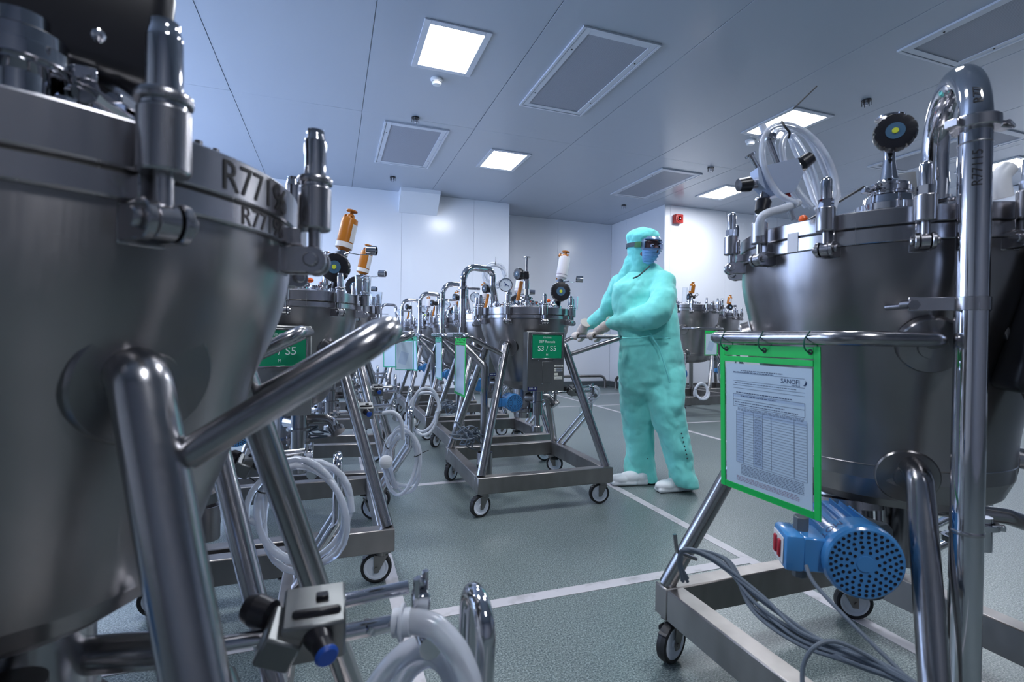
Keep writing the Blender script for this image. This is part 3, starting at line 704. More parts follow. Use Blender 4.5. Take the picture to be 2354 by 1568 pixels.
def small_tank(label, loc, rz=0, feet=None, pipe=True, box=True, fittings='white', number=None, hx=(.45, .56), hy=((-.25, .22), (-.26, .43)), hang=None, pouch=False, group='small mobile tanks'):
    t = thing('mobile_tank', label, 'tank', loc, rz, group)
    frame_and_wheels(t)
    part('vessel', t, 'vessel_steel', lambda b: b.lathe(PROFILE_A, 72), key='vesA')
    part('vessel_flange', t, 'ring_steel', lambda b: b.lathe([(.272, 1.086), (.284, 1.086), (.286, 1.088), (.286, 1.107), (.284, 1.1085), (.272, 1.1085)], 96), key='flA')
    part('gasket', t, 'tie_black', lambda b: b.lathe([(.270, 1.1085), (.2835, 1.1085), (.2835, 1.1115), (.270, 1.1115)], 96), key='gkA')
    part('lid_ring', t, 'ring_steel', lambda b: b.lathe([(.25, 1.1115), (.284, 1.1115), (.286, 1.1135), (.286, 1.150), (.284, 1.152), (.262, 1.153), (.20, 1.163), (.12, 1.172), (0, 1.176)], 96), key='lidA')
    for a in TA: bolt_meshes(t, a, .314, SEAM)
    legs_A(t, feet, hx=hx, hy=hy)
    hanger(t, *(hang or (.51, -.1)))
    drain(t)
    motor(t, (-.165, -.29, .60), (0, -1, 0))
    if pipe:
        def dp(b):
            b.tube([(-.42, -.06, .88), (-.42, -.06, 1.30)], .0205, 18)
            b.tube(fillet([(-.42, -.06, 1.20), (-.42, -.06, 1.395), (-.20, .05, 1.395), (-.20, .05, 1.30), (-.165, .08, 1.165)], .10, 12), .0205, 18)
        dpp = part('dip_pipe', t, 'polished_steel', dp, key='dipA')
        part('pipe_clamp', dpp, 'polished_steel', lambda b: [b.ring((-.42, -.06, 1.255), (-.42, -.06, 1.27), .031, .020, 24), b.box((-.36, -.06, 1.262), (.09, .014, .014), bev=.002), b.cyl((-.33, -.08, 1.262), (-.33, -.03, 1.262), .004, 8)] and None, key='dipc')
        part('pipe_collar', dpp, 'ring_steel', lambda b: b.ring((-.42, -.06, .99), (-.42, -.06, 1.03), .027, .020, 24), key='dipd')
        part('bent_pipe', t, 'brushed_tube', lambda b: b.tube(fillet([(-.42, -.06, .99), (-.42, -.06, .93), (-.30, -.13, .80), (-.30, -.13, .30)], .05, 8), .0215, 16), key='bentp')
        part('pipe_pot', t, 'vessel_steel', lambda b: b.lathe([(0, .155), (.045, .155), (.047, .16), (.047, .29), (.044, .29), (.043, .165), (0, .165)], 32, MX.Translation((-.29, -.12, 0))), key='ppot')
    if box: control_box(t)
    if fittings: lid_fittings_small(t, fittings == 'amber')
    if number:
        part('engraved_number', t, 'lettering_black', lambda b: b.join(ring_text(number, .042, .2868, rad(-25), 1.1305, .90)), smooth=False)
        part('etched_number', t, 'lettering_faded', lambda b: b.join(ring_text(number, .027, .2868, rad(-23.5), 1.0972, .98)), smooth=False)
    return t

A = small_tank('nearest tank, dark conical steel vessel numbered R77196 filling the left side', (-.33, .72, 0),
    feet={(1, -1): ((.172, -.195, .945), (.335, -.345, .22))}, pipe=False, box=False, fittings=None, number='R77196',
    hx=(.45, .385), hy=((-.25, .22), (-.24, .0)))
X = small_tank('steel tank hidden behind the nearest left tank, only its legs and frame showing', (-.49, 1.56, 0), hx=(.45, .42), fittings=None)
Bk = small_tank('steel tank with green S5 sign just behind the nearest left tank', (-.17, 2.42, 0), fittings='amber', hx=(.45, .50), hy=((-.25, .22), (-.25, .22)))
D = small_tank('third tank of the left row, brown filter on its lid, past the S5 sign tank', (-.03, 3.32, 0), rz=rad(-8), fittings='amber', hx=(.45, .44), hy=((-.25, .22), (-.22, .2)))
D2 = small_tank('fourth tank of the left row, mostly hidden near the back wall', (.0, 4.4, 0), rz=rad(-5), fittings='white')
D3 = small_tank('last tank of the left row, just in front of the back wall', (-.05, 5.6, 0), fittings='white', box=False)
C = small_tank('middle tank being pushed, with green S3 / S5 sign and round pressure gauge', (1.155, 3.0, 0), hang=(.50, .06))
E_ = small_tank('tank directly behind the middle tank, its frame showing between the wheels', (1.25, 4.04, 0))
F_ = small_tank('third tank of the middle row, behind two others', (1.24, 5.08, 0), box=False)
G_ = small_tank('fourth tank of the middle row, small and far', (1.2, 6.12, 0), box=False)
G2 = small_tank('fifth and farthest tank of the middle row', (1.05, 7.2, 0), box=False)

# ------------------------------------------------------------ top of the nearest tank
def on_A(x, y, z): return (x, y, z)
HCN = at(22, 2, .50) - V((-.33, .72, 0))
part('actuator_housing', A, 'black_plastic', lambda b: [b.box(HCN, (.262, .13, .128), Euler((rad(4), rad(5), rad(18))).to_matrix(), bev=.022, seg=4), b.box(HCN + V((.058, .040, .098)), (.09, .08, .07), Euler((0, 0, rad(18))).to_matrix(), bev=.012, seg=3), b.cyl((-.02, -.06, 1.20), (-.02, -.06, 1.30), .030, 24)] and None)
part('housing_screw', A, 'polished_steel', lambda b: b.sphere(at(226, 82, .455) - V((-.33, .72, 0)), .006, 12))
def topA(b):
    b.lathe([(0, 1.17), (.17, 1.168), (.175, 1.172), (.175, 1.178), (.165, 1.182), (.12, 1.186), (.115, 1.20), (.118, 1.205), (.118, 1.214), (.05, 1.216), (.045, 1.30), (0, 1.30)], 56, MX.Translation((-.03, -.05, 0)))
    ferrule(b, (.06, -.13, 1.175), .034, .09); b.cyl((-.02, -.14, 1.18), (-.02, -.14, 1.235), .042, 28, cham=.002); b.cyl((.095, -.075, 1.17), (.095, -.075, 1.285), .016, 20)
    for k in range(8):
        a = k * pi / 4 + .2; b.cyl((-.03 + .148 * cos(a), -.05 + .148 * sin(a), 1.175), (-.03 + .148 * cos(a), -.05 + .148 * sin(a), 1.196), .009, 6)
    wing(b, (.06, -.13, 1.225), .040, .2, .014); wing(b, (-.03, -.05, 1.21), .125, -.25, .012)
part('lid_flange', A, 'polished_steel', topA)
def topA2(b):
    b.cyl((.155, .045, 1.158), (.155, .045, 1.20), .032, 32, cham=.002); b.cyl((.155, .045, 1.198), (.155, .045, 1.215), .037, 32, cham=.003)
    b.cyl((.135, .04, 1.213), (.135, .04, 1.24), .009, 16, cham=.002); b.sphere((.135, .04, 1.243), .009, 12)
    for k in range(6): a = k * pi / 3; b.cyl((.155 + .028 * cos(a), .045 + .028 * sin(a), 1.21), (.155 + .028 * cos(a), .045 + .028 * sin(a), 1.222), .005, 6)
part('sight_port', A, 'ring_steel', topA2)
part('lifting_eye', A, 'ring_steel', lambda b: [b.tube(spline([(.215, .075, 1.15), (.205, .075, 1.18), (.212, .077, 1.20), (.225, .08, 1.205), (.238, .083, 1.19), (.24, .084, 1.15)]), .0065, 12), b.cyl((.228, .08, 1.15), (.228, .08, 1.162), .02, 20)] and None)

# ------------------------------------------------------------ large tanks
SR = 1.22
def big_tank(label, loc, rz=0, near=False, sc=1.0, group='large mobile tanks'):
    t = thing('large_mobile_tank', label, 'tank', loc, rz, group, sc)
    R = .347; hx = .41; hy = .40
    frame_and_wheels(t, hx, hy, .225, .13, .06, (60, 20, -60, 150) if near else (0, 40, -60, 150))
    part('vessel', t, 'vessel_steel', lambda b: b.lathe(PROFILE_R, 88), key='vesR')
    part('weld_seam', t, 'ring_steel', lambda b: b.lathe([(.2555, .700), (.2572, .7015), (.2555, .703)], 88), key='wsR')
    z = SR
    part('vessel_flange', t, 'ring_steel', lambda b: b.lathe([(.335, z - .034), (R - .002, z - .034), (R, z - .032), (R, z - .0035), (R - .002, z - .0015), (.335, z - .0015)], 110), key='flR')
    part('gasket', t, 'tie_black', lambda b: b.lathe([(.33, z - .0015), (R - .003, z - .0015), (R - .003, z + .0015), (.33, z + .0015)], 110), key='gkR')
    part('lid_ring', t, 'ring_steel', lambda b: b.lathe([(.30, z + .0015), (R - .002, z + .0015), (R, z + .0035), (R, z + .034), (R - .002, z + .036), (.322, z + .037), (.24, z + .050), (.13, z + .062), (0, z + .066)], 110), key='lidR')
    for k in range(14): bolt_meshes(t, -162.1 + k * 360 / 14, .376, z, True)
    for sx in (-1, 1):
        for sy in (-1, 1):
            foot = V((sx * .385, sy * .372, .225)); top = V((sx * .215, sy * .225, .700)); d = V((sx, sy, 0)).normalized()
            ins = V((sx * .14, sy * .15, .715))
            part('leg', t, 'brushed_tube', lambda b: b.tube(fillet([foot, top, ins], .035, 8), .0245, 22), key='legR%d%d' % (sx, sy))
            pad(t, d * .249 + V((0, 0, .685)), d + V((0, 0, -.15)), .060, 'padR')
            pad(t, V((sx * .219, sy * .245, .972)), d + V((0, 0, -.28)), .058, 'padR2')
        part('handlebar', t, 'brushed_tube', lambda b: b.tube(fillet([(sx * .18, -.20, .975), (sx * .27, -.295, .985), (sx * .465, -.27, .985), (sx * .465, .10, .985), (sx * .25, .245, .975), (sx * .16, .17, .975)], .075, 10), .0145, 18), key='hbR%d' % sx)
    hanger(t, .5, .05, .60)
    return t
RT = big_tank('large steel tank at the right with tall R77115 pipe and green document pouch', (1.366, .925, 0), near=True)
def lidR(b):
    z = SR + .05
    def nz(x, y, r, h=.05, w=True, a=0.0):
        z0 = SR + .066 - .55 * (x * x + y * y) - .012; ferrule(b, (x, y, z0), r, h)
        if w: wing(b, (x, y, z0 + h * .62), r * 1.12, a)
    nz(-.06, -.16, .036, .055, True, 3.3); nz(-.20, .04, .026, .04, True, 2.6); nz(-.10, .16, .030, .05, True, .5); nz(.12, -.22, .022, .05); nz(.16, .1, .04, .06, True, 2); nz(-.17, -.14, .02, .03, True, 1)
    nz(-.255, .085, .022, .035); nz(.02, .22, .03)
part('lid_nozzles', RT, 'polished_steel', lidR)
# handwheel valve of the large tank: axis over lid near side
vp = at(2043, 430, 1.13) - V((1.366, .925, 0)); vp.z = 0
def hv(b):
    x, y = vp.x, vp.y
    b.lathe([(0, 1.262), (.062, 1.262), (.064, 1.266), (.064, 1.280), (.048, 1.286), (.046, 1.300), (.040, 1.304), (0, 1.306)], 36, MX.Translation((x, y, 0)))
    b.lathe([(0, 1.30), (.034, 1.30), (.036, 1.304), (.036, 1.312), (.030, 1.316), (.036, 1.322), (.036, 1.330), (.024, 1.335), (.018, 1.34), (.015, 1.355), (.011, 1.385), (0, 1.385)], 32, MX.Translation((x, y, 0)))
    wing(b, (x, y, 1.317), .040, 2.75, .013)
    b.cyl((x, y, 1.38), (x, y, 1.475), .011, 16); b.lathe([(0, 1.470), (.011, 1.470), (.028, 1.476), (.028, 1.480), (0, 1.481)], 32, MX.Translation((x, y, 0)))
part('valve_post', RT, 'polished_steel', hv)
handwheel(RT, (vp.x - .020, vp.y - .024, 1.432), (-.80, -.60, .03), .040, 'hwR', 'yellow_dot', .034)
part('valve_lever', RT, 'black_plastic', lambda b: b.tube([(vp.x - .05, vp.y + .02, 1.325), (-.225, .075, 1.275)], .003, 8))
part('blank_plate', RT, 'box_steel', lambda b: b.box((-.05, -.075, 1.355), (.002, .055, .075), Euler((rad(-6), 0, rad(52))).to_matrix(), bev=.0008))
# big vertical pipe with inverted U
pa = at(2240, 400, .95); pl = V((pa.x, pa.y, 0)) - V((1.366, .925, 0)); pe = at(2147, 450, 1.16) - V((1.366, .925, 0)); pe.z = 0
def bigpipe(b):
    d = pe - pl; mid = pl + d * .5; top = 1.40
    path = [pl + V((0, 0, .16)), pl + V((0, 0, top))]
    for k in range(1, 24):
        a = pi * k / 24; path.append(mid - d * .5 * cos(a) + V((0, 0, top + .118 * sin(a))))
    path += [pe + V((0, 0, top)), pe + V((0, 0, 1.37))]
    path += [pe + V((.004, .0, 1.34)), pe + V((0, 0, 1.27))]
    b.tube(path, .0255, 28)
bp = part('riser_pipe', RT, 'polished_steel', bigpipe)
def bpc(b):
    b.ring(pl + V((0, 0, 1.378)), pl + V((0, 0, 1.400)), .0375, .0257, 32, .002)
    b.box(pl + V((.052, -.012, 1.390)), (.030, .022, .014), Euler((0, 0, rad(-14))).to_matrix(), bev=.002); b.cyl(pl + V((.04, -.03, 1.390)), pl + V((.075, -.02, 1.390)), .004, 10)
    b.box(pl + V((-.040, .012, 1.388)), (.022, .024, .016), bev=.002)
part('pipe_clamp', bp, 'ring_steel', bpc)
def beads(b):
    b.lathe([(.0256, .62), (.0268, .622), (.0268, .626), (.0256, .628)], 28, MX.Translation(pl)); b.lathe([(.0256, 1.35), (.0266, 1.352), (.0256, 1.354)], 28, MX.Translation(pl))
tag(part('weld_beads', bp, 'ring_steel', beads), kind='stuff')
def brk(b):
    b.ring(pl + V((0, 0, 1.040)), pl + V((0, 0, 1.066)), .0285, .0257, 32, .001)
    b.box(pl + V((-.055, .035, 1.053)), (.075, .004, .026), Euler((0, 0, rad(-35))).to_matrix(), bev=.001)
    b.cyl(pl + V((-.085, .045, 1.053)), pl + V((-.072, .075, 1.053)), .008, 14); b.cyl(pl + V((-.095, .040, 1.05)), pl + V((-.082, .050, 1.05)), .010, 6)
    b.cyl(pl + V((-.075, .06, 1.05)), pl + V((-.05, .12, 1.05)), .006, 10); b.box(pl + V((.034, -.006, 1.053)), (.012, .010, .026), bev=.001)
part('pipe_bracket', bp, 'ring_steel', brk)
def pnum(b):
    # vertical lettering on the pipe, facing the room
    dirn = atan2(-pa.y, -pa.x) + .18
    for s, zc, size in (('R77115', 1.302, .022), ('R77', 1.438, .021)):
        tx = fine(text(s, size), 1, .0025)
        b.join(MB().add([(pl.x + (pe - pl).x * max(0, zc + x - 1.40) ** 2 * 12 + .0262 * cos(dirn - y / .0259), pl.y + (pe - pl).y * max(0, zc + x - 1.40) ** 2 * 12 + .0262 * sin(dirn - y / .0259), zc + x) for x, y, _ in tx.v], [tuple(f) for f in tx.f]))
part('pipe_number', bp, 'lettering_black', pnum, smooth=False)
# motor of the large tank
mc = at(1990, 1297, .98) - V((1.366, .925, 0))
motor(RT, (mc.x, mc.y, mc.z), (-.52, -.855, -.05), .074, .19)
def drv(b):
    ax = V((.10, .12, 1)).normalized(); M = MX.Translation((-.13, .0, .43)) @ ax.to_track_quat('Z', 'Y').to_matrix().to_4x4()
    b.lathe([(0, 0), (.075, 0), (.078, .01), (.078, .05), (.062, .055), (.062, .075), (.085, .08), (.085, .10), (.065, .105), (.065, .125), (.088, .13), (.088, .15), (.075, .155), (.072, .20), (0, .20)], 40, M)
    for k in range(10):
        a = k * pi / 5; p = M @ V((.080 * cos(a), .080 * sin(a), .09)); q = M @ V((.080 * cos(a), .080 * sin(a), .135)); b.cyl(p, q, .006, 6)
part('agitator_coupling', RT, 'ring_steel', drv)
part('outlet_stub', RT, 'brushed_tube', lambda b: [b.cyl((.02, -.05, .42), (.02, -.05, .60), .05, 28), b.tube(fillet([(.05, -.05, .56), (.22, -.16, .55), (.36, -.2, .50)], .05), .02, 14)] and None)
part('gearbox', RT, 'grey_plastic', lambda b: [b.cyl((-.245, -.13, .42), (-.245, -.13, .52), .042, 24, cham=.004), b.box((-.23, -.10, .53), (.11, .11, .08), bev=.01)] and None)
part('drain_clamp', RT, 'polished_steel', lambda b: [wing(b, (.08, -.13, .50), .03, 1.0, .014), wing(b, (.12, -.16, .54), .034, 2.2, .014), b.cyl((.12, -.16, .48), (.12, -.16, .56), .02, 16)] and None)
# sample block with hand knobs on the large tank
mat('block_alloy', (.42, .50, .66), .38, .35)
oRT = V((1.366, .925, 0)); SX = (RIGHT * .96 - DOWN * .28).normalized(); SN = -FWD
SBM = basis(at(1785, 412, 1.15) - oRT, SX, (0, 0, 1))
def sb_(b):
    pts = [(-.030, -.036), (.022, -.040), (.052, -.006), (.048, .030), (-.044, .034), (-.050, .0)]
    vs = [(x, y, s) for s in (-.018, .018) for x, y in pts]; n = 6
    b.add(vs, [tuple(range(n - 1, -1, -1)), tuple(range(n, 2 * n))] + [(i, (i + 1) % n, n + (i + 1) % n, n + i) for i in range(n)], SBM)
sbo = part('sample_block', RT, 'block_alloy', sb_, smooth=False)
for p_, d_ in (((.050, .012, 0), (1, .35, 0)), ((-.036, -.030, 0), (-.55, -.85, .2)), ((-.050, .004, 0), (-1, .15, .1))):
    QM = SBM @ MX.Translation(p_) @ V(d_).normalized().to_track_quat('Z', 'Y').to_matrix().to_4x4()
    part('sample_knob', sbo, 'black_plastic', lambda b: b.lathe([(0, .008), (.012, .008), (.017, .014), (.0145, .040), (0, .042)], 18, QM))
    part('knob_bonnet', sbo, 'ring_steel', lambda b: b.cyl(QM @ V((0, 0, -.008)), QM @ V((0, 0, .009)), .011, 14))
def sbk_t(b):
    b.cyl(SBM @ V((.012, .03, 0)), SBM @ V((.006, .095, 0)), .0065, 12); b.cyl(SBM @ V((.0062, .09, 0)), SBM @ V((.005, .102, 0)), .015, 20)
    wing(b, SBM @ V((.006, .096, 0)), .020, .2, .009)
part('sample_tubes', sbo, 'polished_steel', sbk_t)
part('lower_tube', sbo, 'polished_steel', lambda b: b.cyl(SBM @ V((.008, -.03, 0)), SBM @ V((.012, -.10, 0)), .0065, 12))
part('short_tube', sbo, 'polished_steel', lambda b: [b.cyl(SBM @ V((-.032, .03, 0)), SBM @ V((-.042, .068, 0)), .0055, 12), b.cyl(SBM @ V((-.042, .066, 0)), SBM @ V((-.0432, .071, 0)), .013, 20)] and None)
part('white_nozzle', sbo, 'silicone_milky', lambda b: b.cyl(SBM @ V((.005, .10, 0)), SBM @ V((.002, .128, 0)), .008, 12))
part('sample_seal', sbo, 'red_plastic', lambda b: b.cyl(SBM @ V((.009, -.036, 0)), SBM @ V((.0095, -.048, 0)), .0105, 14))
part('orange_knob', RT, 'orange_plastic', lambda b: b.sphere((-.225, .055, 1.292), .011, 12))
part('flange_sticker', RT, 'label_white', lambda b: b.add(*arc_strip(.3482, rad(-178.5), rad(-174), SR - .033, SR + .012)))

def lid_fit_big(t):
    def f(b):
        for k, (x, y, r) in enumerate(((-.05, -.12, .03), (.12, -.05, .035), (-.2, 0, .025), (.0, .1, .04), (.2, -.15, .024), (.05, -.22, .022))):
            ferrule(b, (x, y, SR + .045), r, .05); wing(b, (x, y, SR + .075), r * 1.1, k)
        b.cyl((-.13, -.12, SR + .04), (-.13, -.12, SR + .20), .010, 12); b.lathe([(0, SR + .20), (.024, SR + .20), (.024, SR + .205), (0, SR + .206)], 20, MX.Translation((-.13, -.12, 0)))
        b.cyl((.15, -.1, SR + .04), (.16, -.1, SR + .12), .016, 12)
    part('lid_nozzles', t, 'polished_steel', f, key='bigf')
    handwheel(t, (-.145, -.14, SR + .15), (.5, -.8, 0), .036, 'hwG', 'wheel_nylon', .03)
    handwheel(t, (.17, -.12, SR + .13), (-.2, -.95, 0), .045, 'hwG2', 'wheel_nylon', .04)
    c = part('filter_capsule', t, 'amber_plastic', lambda b: b.lathe([(0, 0), (.03, .01), (.032, .02), (.032, .10), (.02, .12), (.01, .125), (.02, .13), (.02, .135), (0, .136)], 20), key='capG', M=MX.Translation((.17, -.1, SR + .17)) @ MX.Rotation(rad(12), 4, 'Y'))
    part('capsule_label', c, 'label_white', lambda b: b.add(*arc_strip(.0325, -2.2, -1.0, .03, .09)), key='capGl')
    part('steel_cup', t, 'polished_steel', lambda b: [b.ring((.26, -.1, SR + .15), (.29, -.12, SR + .15), .018, .014, 18), b.tube([(.17, -.1, SR + .14), (.26, -.1, SR + .15)], .002, 6)] and None, key='cupG')
    part('sleeve_bag', t, 'clear_cup', lambda b: b.cyl((.05, -.1, SR + .08), (.06, -.1, SR + .25), .028, 16), key='bagG')
    motor(t, (-.0, -.2, .45), (-.3, -1, 0), .06, .15)
    part('outlet_stub', t, 'brushed_tube', lambda b: [b.cyl((-.06, -.1, .42), (-.06, -.1, .60), .05, 20), b.tube(fillet([(-.06, -.1, .50), (.02, -.16, .50), (.06, -.2, .44)], .03), .014, 10)] and None, key='ostG')
G1 = big_tank('large steel tank far behind the person on the right', (4.55, 5.66, 0), rz=-pi / 2, sc=1.13); lid_fit_big(G1)
H1 = big_tank('large steel tank farthest right, between the hanging pouch and the back wall', (5.72, 6.5, 0), sc=1.10); lid_fit_big(H1)
oR = V((1.366, .925, 0))
part('white_sleeve', RT, 'white_plastic', lambda b: b.tube(spline([at(2318, 385, 1.1) - oR, at(2300, 410, 1.1) - oR, at(2306, 455, 1.1) - oR]), .018, 14))
part('controller_cover', RT, 'black_plastic', lambda b: b.box(at(2400, 735, 1.0) - oR, (.10, .12, .30), Euler((0, rad(10), rad(-35))).to_matrix(), bev=.02, seg=3))
part('support_arm', RT, 'frame_steel', lambda b: b.box((at(2300, 720, 1.05) + at(2400, 1010, 1.0)) / 2 - oR, (.012, .05, .36), Euler((0, rad(-20), rad(-45))).to_matrix(), bev=.002))

# ------------------------------------------------------------ hoses
def coil(name, label, c, u, w, rad_u, rad_w, r, turns, wob=.012, material='silicone', tail=None, seed=1, group='coiled clear hoses', ties=2, mill=True):
    rg = random.Random(seed); c, u, w = V(c), V(u).normalized(), V(w).normalized(); n = u.cross(w)
    t = thing(name, label, 'hose', c, 0, group)
    pts = []; N = 26 * turns + (13 if tail else 0)
    for i in range(N + 1):
        a = 2 * pi * i / 26; k = i / N
        q = 1 + wob / rad_u * sin(1.7 * a + seed) + .10 * (k - .5) * sin(.9 * a + seed)
        pts.append(u * rad_u * q * cos(a) + w * rad_w * q * sin(a) + n * ((k - .5) * r * 2.1 * turns + .012 * sin(2.3 * a + seed)))
    if tail: pts += spline([pts[-1]] + [V(p) - c for p in tail], 6)[1:]
    part('hose_loop', t, material, lambda b: b.tube(pts, r, 12))
    for k in range(ties):
        a = seed * 1.3 + k * 2.4; p = u * rad_u * cos(a) + w * rad_w * sin(a); tg = (-u * rad_u * sin(a) + w * rad_w * cos(a)).normalized(); rd = p.normalized()
        hw_ = r * (turns + .9)
        part('cable_tie', t, 'tie_black', lambda b: [b.tube([p + rd * r * 2.0 * cos(q) + n * hw_ * sin(q) for q in [2 * pi * j / 16 for j in range(16)]], .0022, 6, closed=True), b.cyl(p + rd * r * 2, p + rd * (r * 2 + .035), .0016, 6)] and None)
    return t
# nearest tank: hose from rod clamp over the hanger, running down out of view
hA = thing('hose_coil', 'thick translucent hose at the bottom, drooping from the chrome rod clamp of the nearest tank', 'hose', (.10, .64, .64), 0, 'coiled clear hoses')
def hoseA(b):
    pts = [at(915, 1432, .60), at(960, 1430, .60), at(1010, 1450, .60), at(1062, 1520, .59), at(1085, 1620, .58), at(1060, 1750, .60)]
    b.tube(spline([p - V((.10, .64, .64)) for p in pts], 8), .0145, 16)
part('hose_loop', hA, 'silicone', hoseA)
def hoseA2(b):
    for q, off in enumerate((0, 26)):
        pts = [at(850 + off * 2.2, 1600, .64), at(900 + off * 1.4, 1530 + off * .4, .64), at(960 + off, 1490 + off * .7, .64), at(1020 + off * .4, 1510 + off, .63), at(1045 + off * .3, 1600 + off, .63), at(1030, 1720, .64)]
        b.tube(spline([p - V((.10, .64, .64)) for p in pts], 8), .0135, 16)
part('hose_return', hA, 'silicone', hoseA2)
part('hose_fitting', hA, 'silicone_milky', lambda b: [b.cyl(at(905, 1432, .60) - V((.10, .64, .64)), at(945, 1430, .60) - V((.10, .64, .64)), .0160, 16), b.cyl(at(922, 1431, .60) - V((.10, .64, .64)), at(928, 1431, .60) - V((.10, .64, .64)), .021, 16)] and None)
cx_ = at(697, 1182, 1.32)
coil('hose_coil', 'large round coil of clear hose on a chrome hanger behind the crossing dark leg', cx_, RIGHT, -DOWN, .117, .133, .0085, 3, tail=[cx_ + RIGHT * -.11 + V((0, 0, -.02)), cx_ + RIGHT * -.112 + V((0, 0, .05)), cx_ + RIGHT * -.105 + V((0, 0, .10))], seed=2, ties=2)
cb_ = at(925, 1060, 2.28)
cl = coil('hose_coil', 'oval coil of clear hose with white round cap in the left row', cb_, RIGHT, -DOWN, .072, .135, .0085, 3, seed=5, ties=2, tail=[cb_ + RIGHT * -.03 + V((0, 0, -.12)), cb_ + RIGHT * -.075 + V((0, 0, -.03)), cb_ + RIGHT * -.078 + V((0, 0, 0))])
part('round_cap', cl, 'white_plastic', lambda b: b.sphere(at(887, 1062, 2.22) - cb_, .030, 18, (1, .7, 1)))
part('feed_hose', cl, 'silicone_milky', lambda b: b.tube(spline([at(880, 950, 2.2) - cb_, at(905, 948, 2.2) - cb_, at(922, 968, 2.2) - cb_, at(926, 1010, 2.22) - cb_]), .009, 12))
cd_ = at(975, 945, 3.0)
cl = coil('hose_coil', 'milky hose coil hanging beyond the oval coil, left of the middle tank', cd_, RIGHT, -DOWN, .085, .125, .0095, 2, seed=8, ties=1, material='silicone_milky')
part('round_cap', cl, 'white_plastic', lambda b: b.sphere(at(946, 972, 2.95) - cd_, .030, 16, (1, .7, 1)))
cc_ = at(1362, 905, 3.35)
cl = coil('hose_coil', 'small clear hose bundle on the chrome hanger right of the middle tank', cc_, RIGHT, -DOWN, .035, .05, .008, 2, seed=3, ties=1)
part('plastic_bag', cl, 'clear_film', lambda b: b.sphere(at(1345, 950, 3.4) - cc_, .055, 14, (.8, .5, 1.8)))
ch_ = at(1830, 380, 1.14)
hc = thing('hose_coil', 'tall loops of clear hose standing on the large right tank, against the lit ceiling lamp', 'hose', ch_, 0, 'coiled clear hoses')
LP = [[(1835, 470, 1.10), (1790, 445, 1.12), (1760, 395, 1.13), (1752, 345, 1.13), (1764, 303, 1.13), (1795, 287, 1.13), (1835, 295, 1.14), (1880, 330, 1.15), (1912, 385, 1.16), (1924, 440, 1.15), (1915, 480, 1.13)],
      [(1868, 478, 1.12), (1835, 440, 1.14), (1806, 385, 1.15), (1798, 340, 1.15), (1806, 312, 1.15), (1828, 300, 1.15), (1858, 318, 1.16), (1886, 365, 1.17), (1908, 430, 1.18), (1905, 482, 1.18)],
      [(1855, 475, 1.16), (1815, 430, 1.17), (1785, 370, 1.17), (1776, 325, 1.17), (1790, 298, 1.17), (1815, 305, 1.18), (1845, 345, 1.19), (1872, 405, 1.20), (1885, 480, 1.20)],
      [(1880, 482, 1.17), (1862, 430, 1.19), (1842, 375, 1.20), (1822, 330, 1.20), (1818, 302, 1.19), (1850, 302, 1.18), (1890, 350, 1.17), (1918, 405, 1.16), (1926, 455, 1.15)]]
part('hose_loop', hc, 'silicone', lambda b: [b.tube(spline([at(*p) - ch_ for p in L], 8), .0068, 14) for L in LP] and None)
part('cable_tie', hc, 'tie_black', lambda b: b.tube(spline([at(1797, 278, 1.12) - ch_, at(1805, 292, 1.11) - ch_, at(1815, 305, 1.11) - ch_, at(1812, 318, 1.12) - ch_]), .0025, 8))
part('tie_tail', hc, 'tie_black', lambda b: b.tube([at(1824, 250, 1.13) - ch_, at(1878, 198, 1.13) - ch_], .0014, 6))
part('end_tube', hc, 'silicone_milky', lambda b: b.tube(spline([at(1835, 466, 1.12) - ch_, at(1800, 480, 1.10) - ch_, at(1765, 490, 1.09) - ch_, at(1748, 505, 1.09) - ch_, at(1746, 540, 1.10) - ch_]), .009, 12))
cq = at(1138, 632, 3.55)
coil('hose_coil', 'clear hose loops standing on the lid of the middle tank behind the gauge', cq, RIGHT, -DOWN, .07, .075, .0085, 3, seed=6, ties=1)
cg = at(1612, 900, 6.36)
coil('hose_coil', 'small hose ring under the far large tank behind the person', cg, RIGHT, -DOWN, .085, .09, .016, 2, seed=7, ties=1, material='silicone_milky')

# ------------------------------------------------------------ cables
def cables(label, runs, r, origin, loops=0, seed=0):
    t = thing('cable_bundle', label, 'cable', origin, 0, 'grey cable bundles'); o = V(origin)
    for pts in runs:
        part('cable', t, 'cable_grey', lambda b: b.tube(spline([V(p) - o for p in pts], 9), r, 8))
    return t
base = at(1580, 1265, 1.15); runs = []
rg = random.Random(3)
for k in range(8):
    j = lambda s=8: rg.uniform(-s, s)
    o1 = k * 5
    runs.append([at(1575 + j(), 1330 + j(), 1.14), at(1562 + j(4), 1290 + j(5), 1.13), at(1575 + j(4), 1264 + j(3), 1.12), at(1640 + o1, 1290 + j(6), 1.08), at(1740 + j(14), 1370 + o1 + j(5), 1.0), at(1850 + j(20), 1452 + o1 * .9, .92), at(1960 + j(10), 1500 + o1 * .8, .86), at(2090 + j(8), 1560 + o1 * .5, .80), at(2180, 1640 + j(), .76)])
runs.append([at(2085, 1570, .8), at(2000, 1510, .84), at(1920, 1475, .86), at(1870, 1490, .86), at(1845, 1540, .86), at(1850, 1620, .84)])
runs.append([at(1853, 1300, .98), at(1875, 1345, .95), at(1960, 1435, .88), at(2095, 1568, .80)])
cbR = cables('long grey cables lying over the frame of the large right tank', runs, .0036, base)
part('cable_hook', RT, 'brushed_tube', lambda b: b.tube(fillet([at(1551, 1228, 1.13) - V((1.366, .925, 0)), at(1556, 1268, 1.13) - V((1.366, .925, 0)), at(1600, 1285, 1.17) - V((1.366, .925, 0))], .012), .0045, 10))
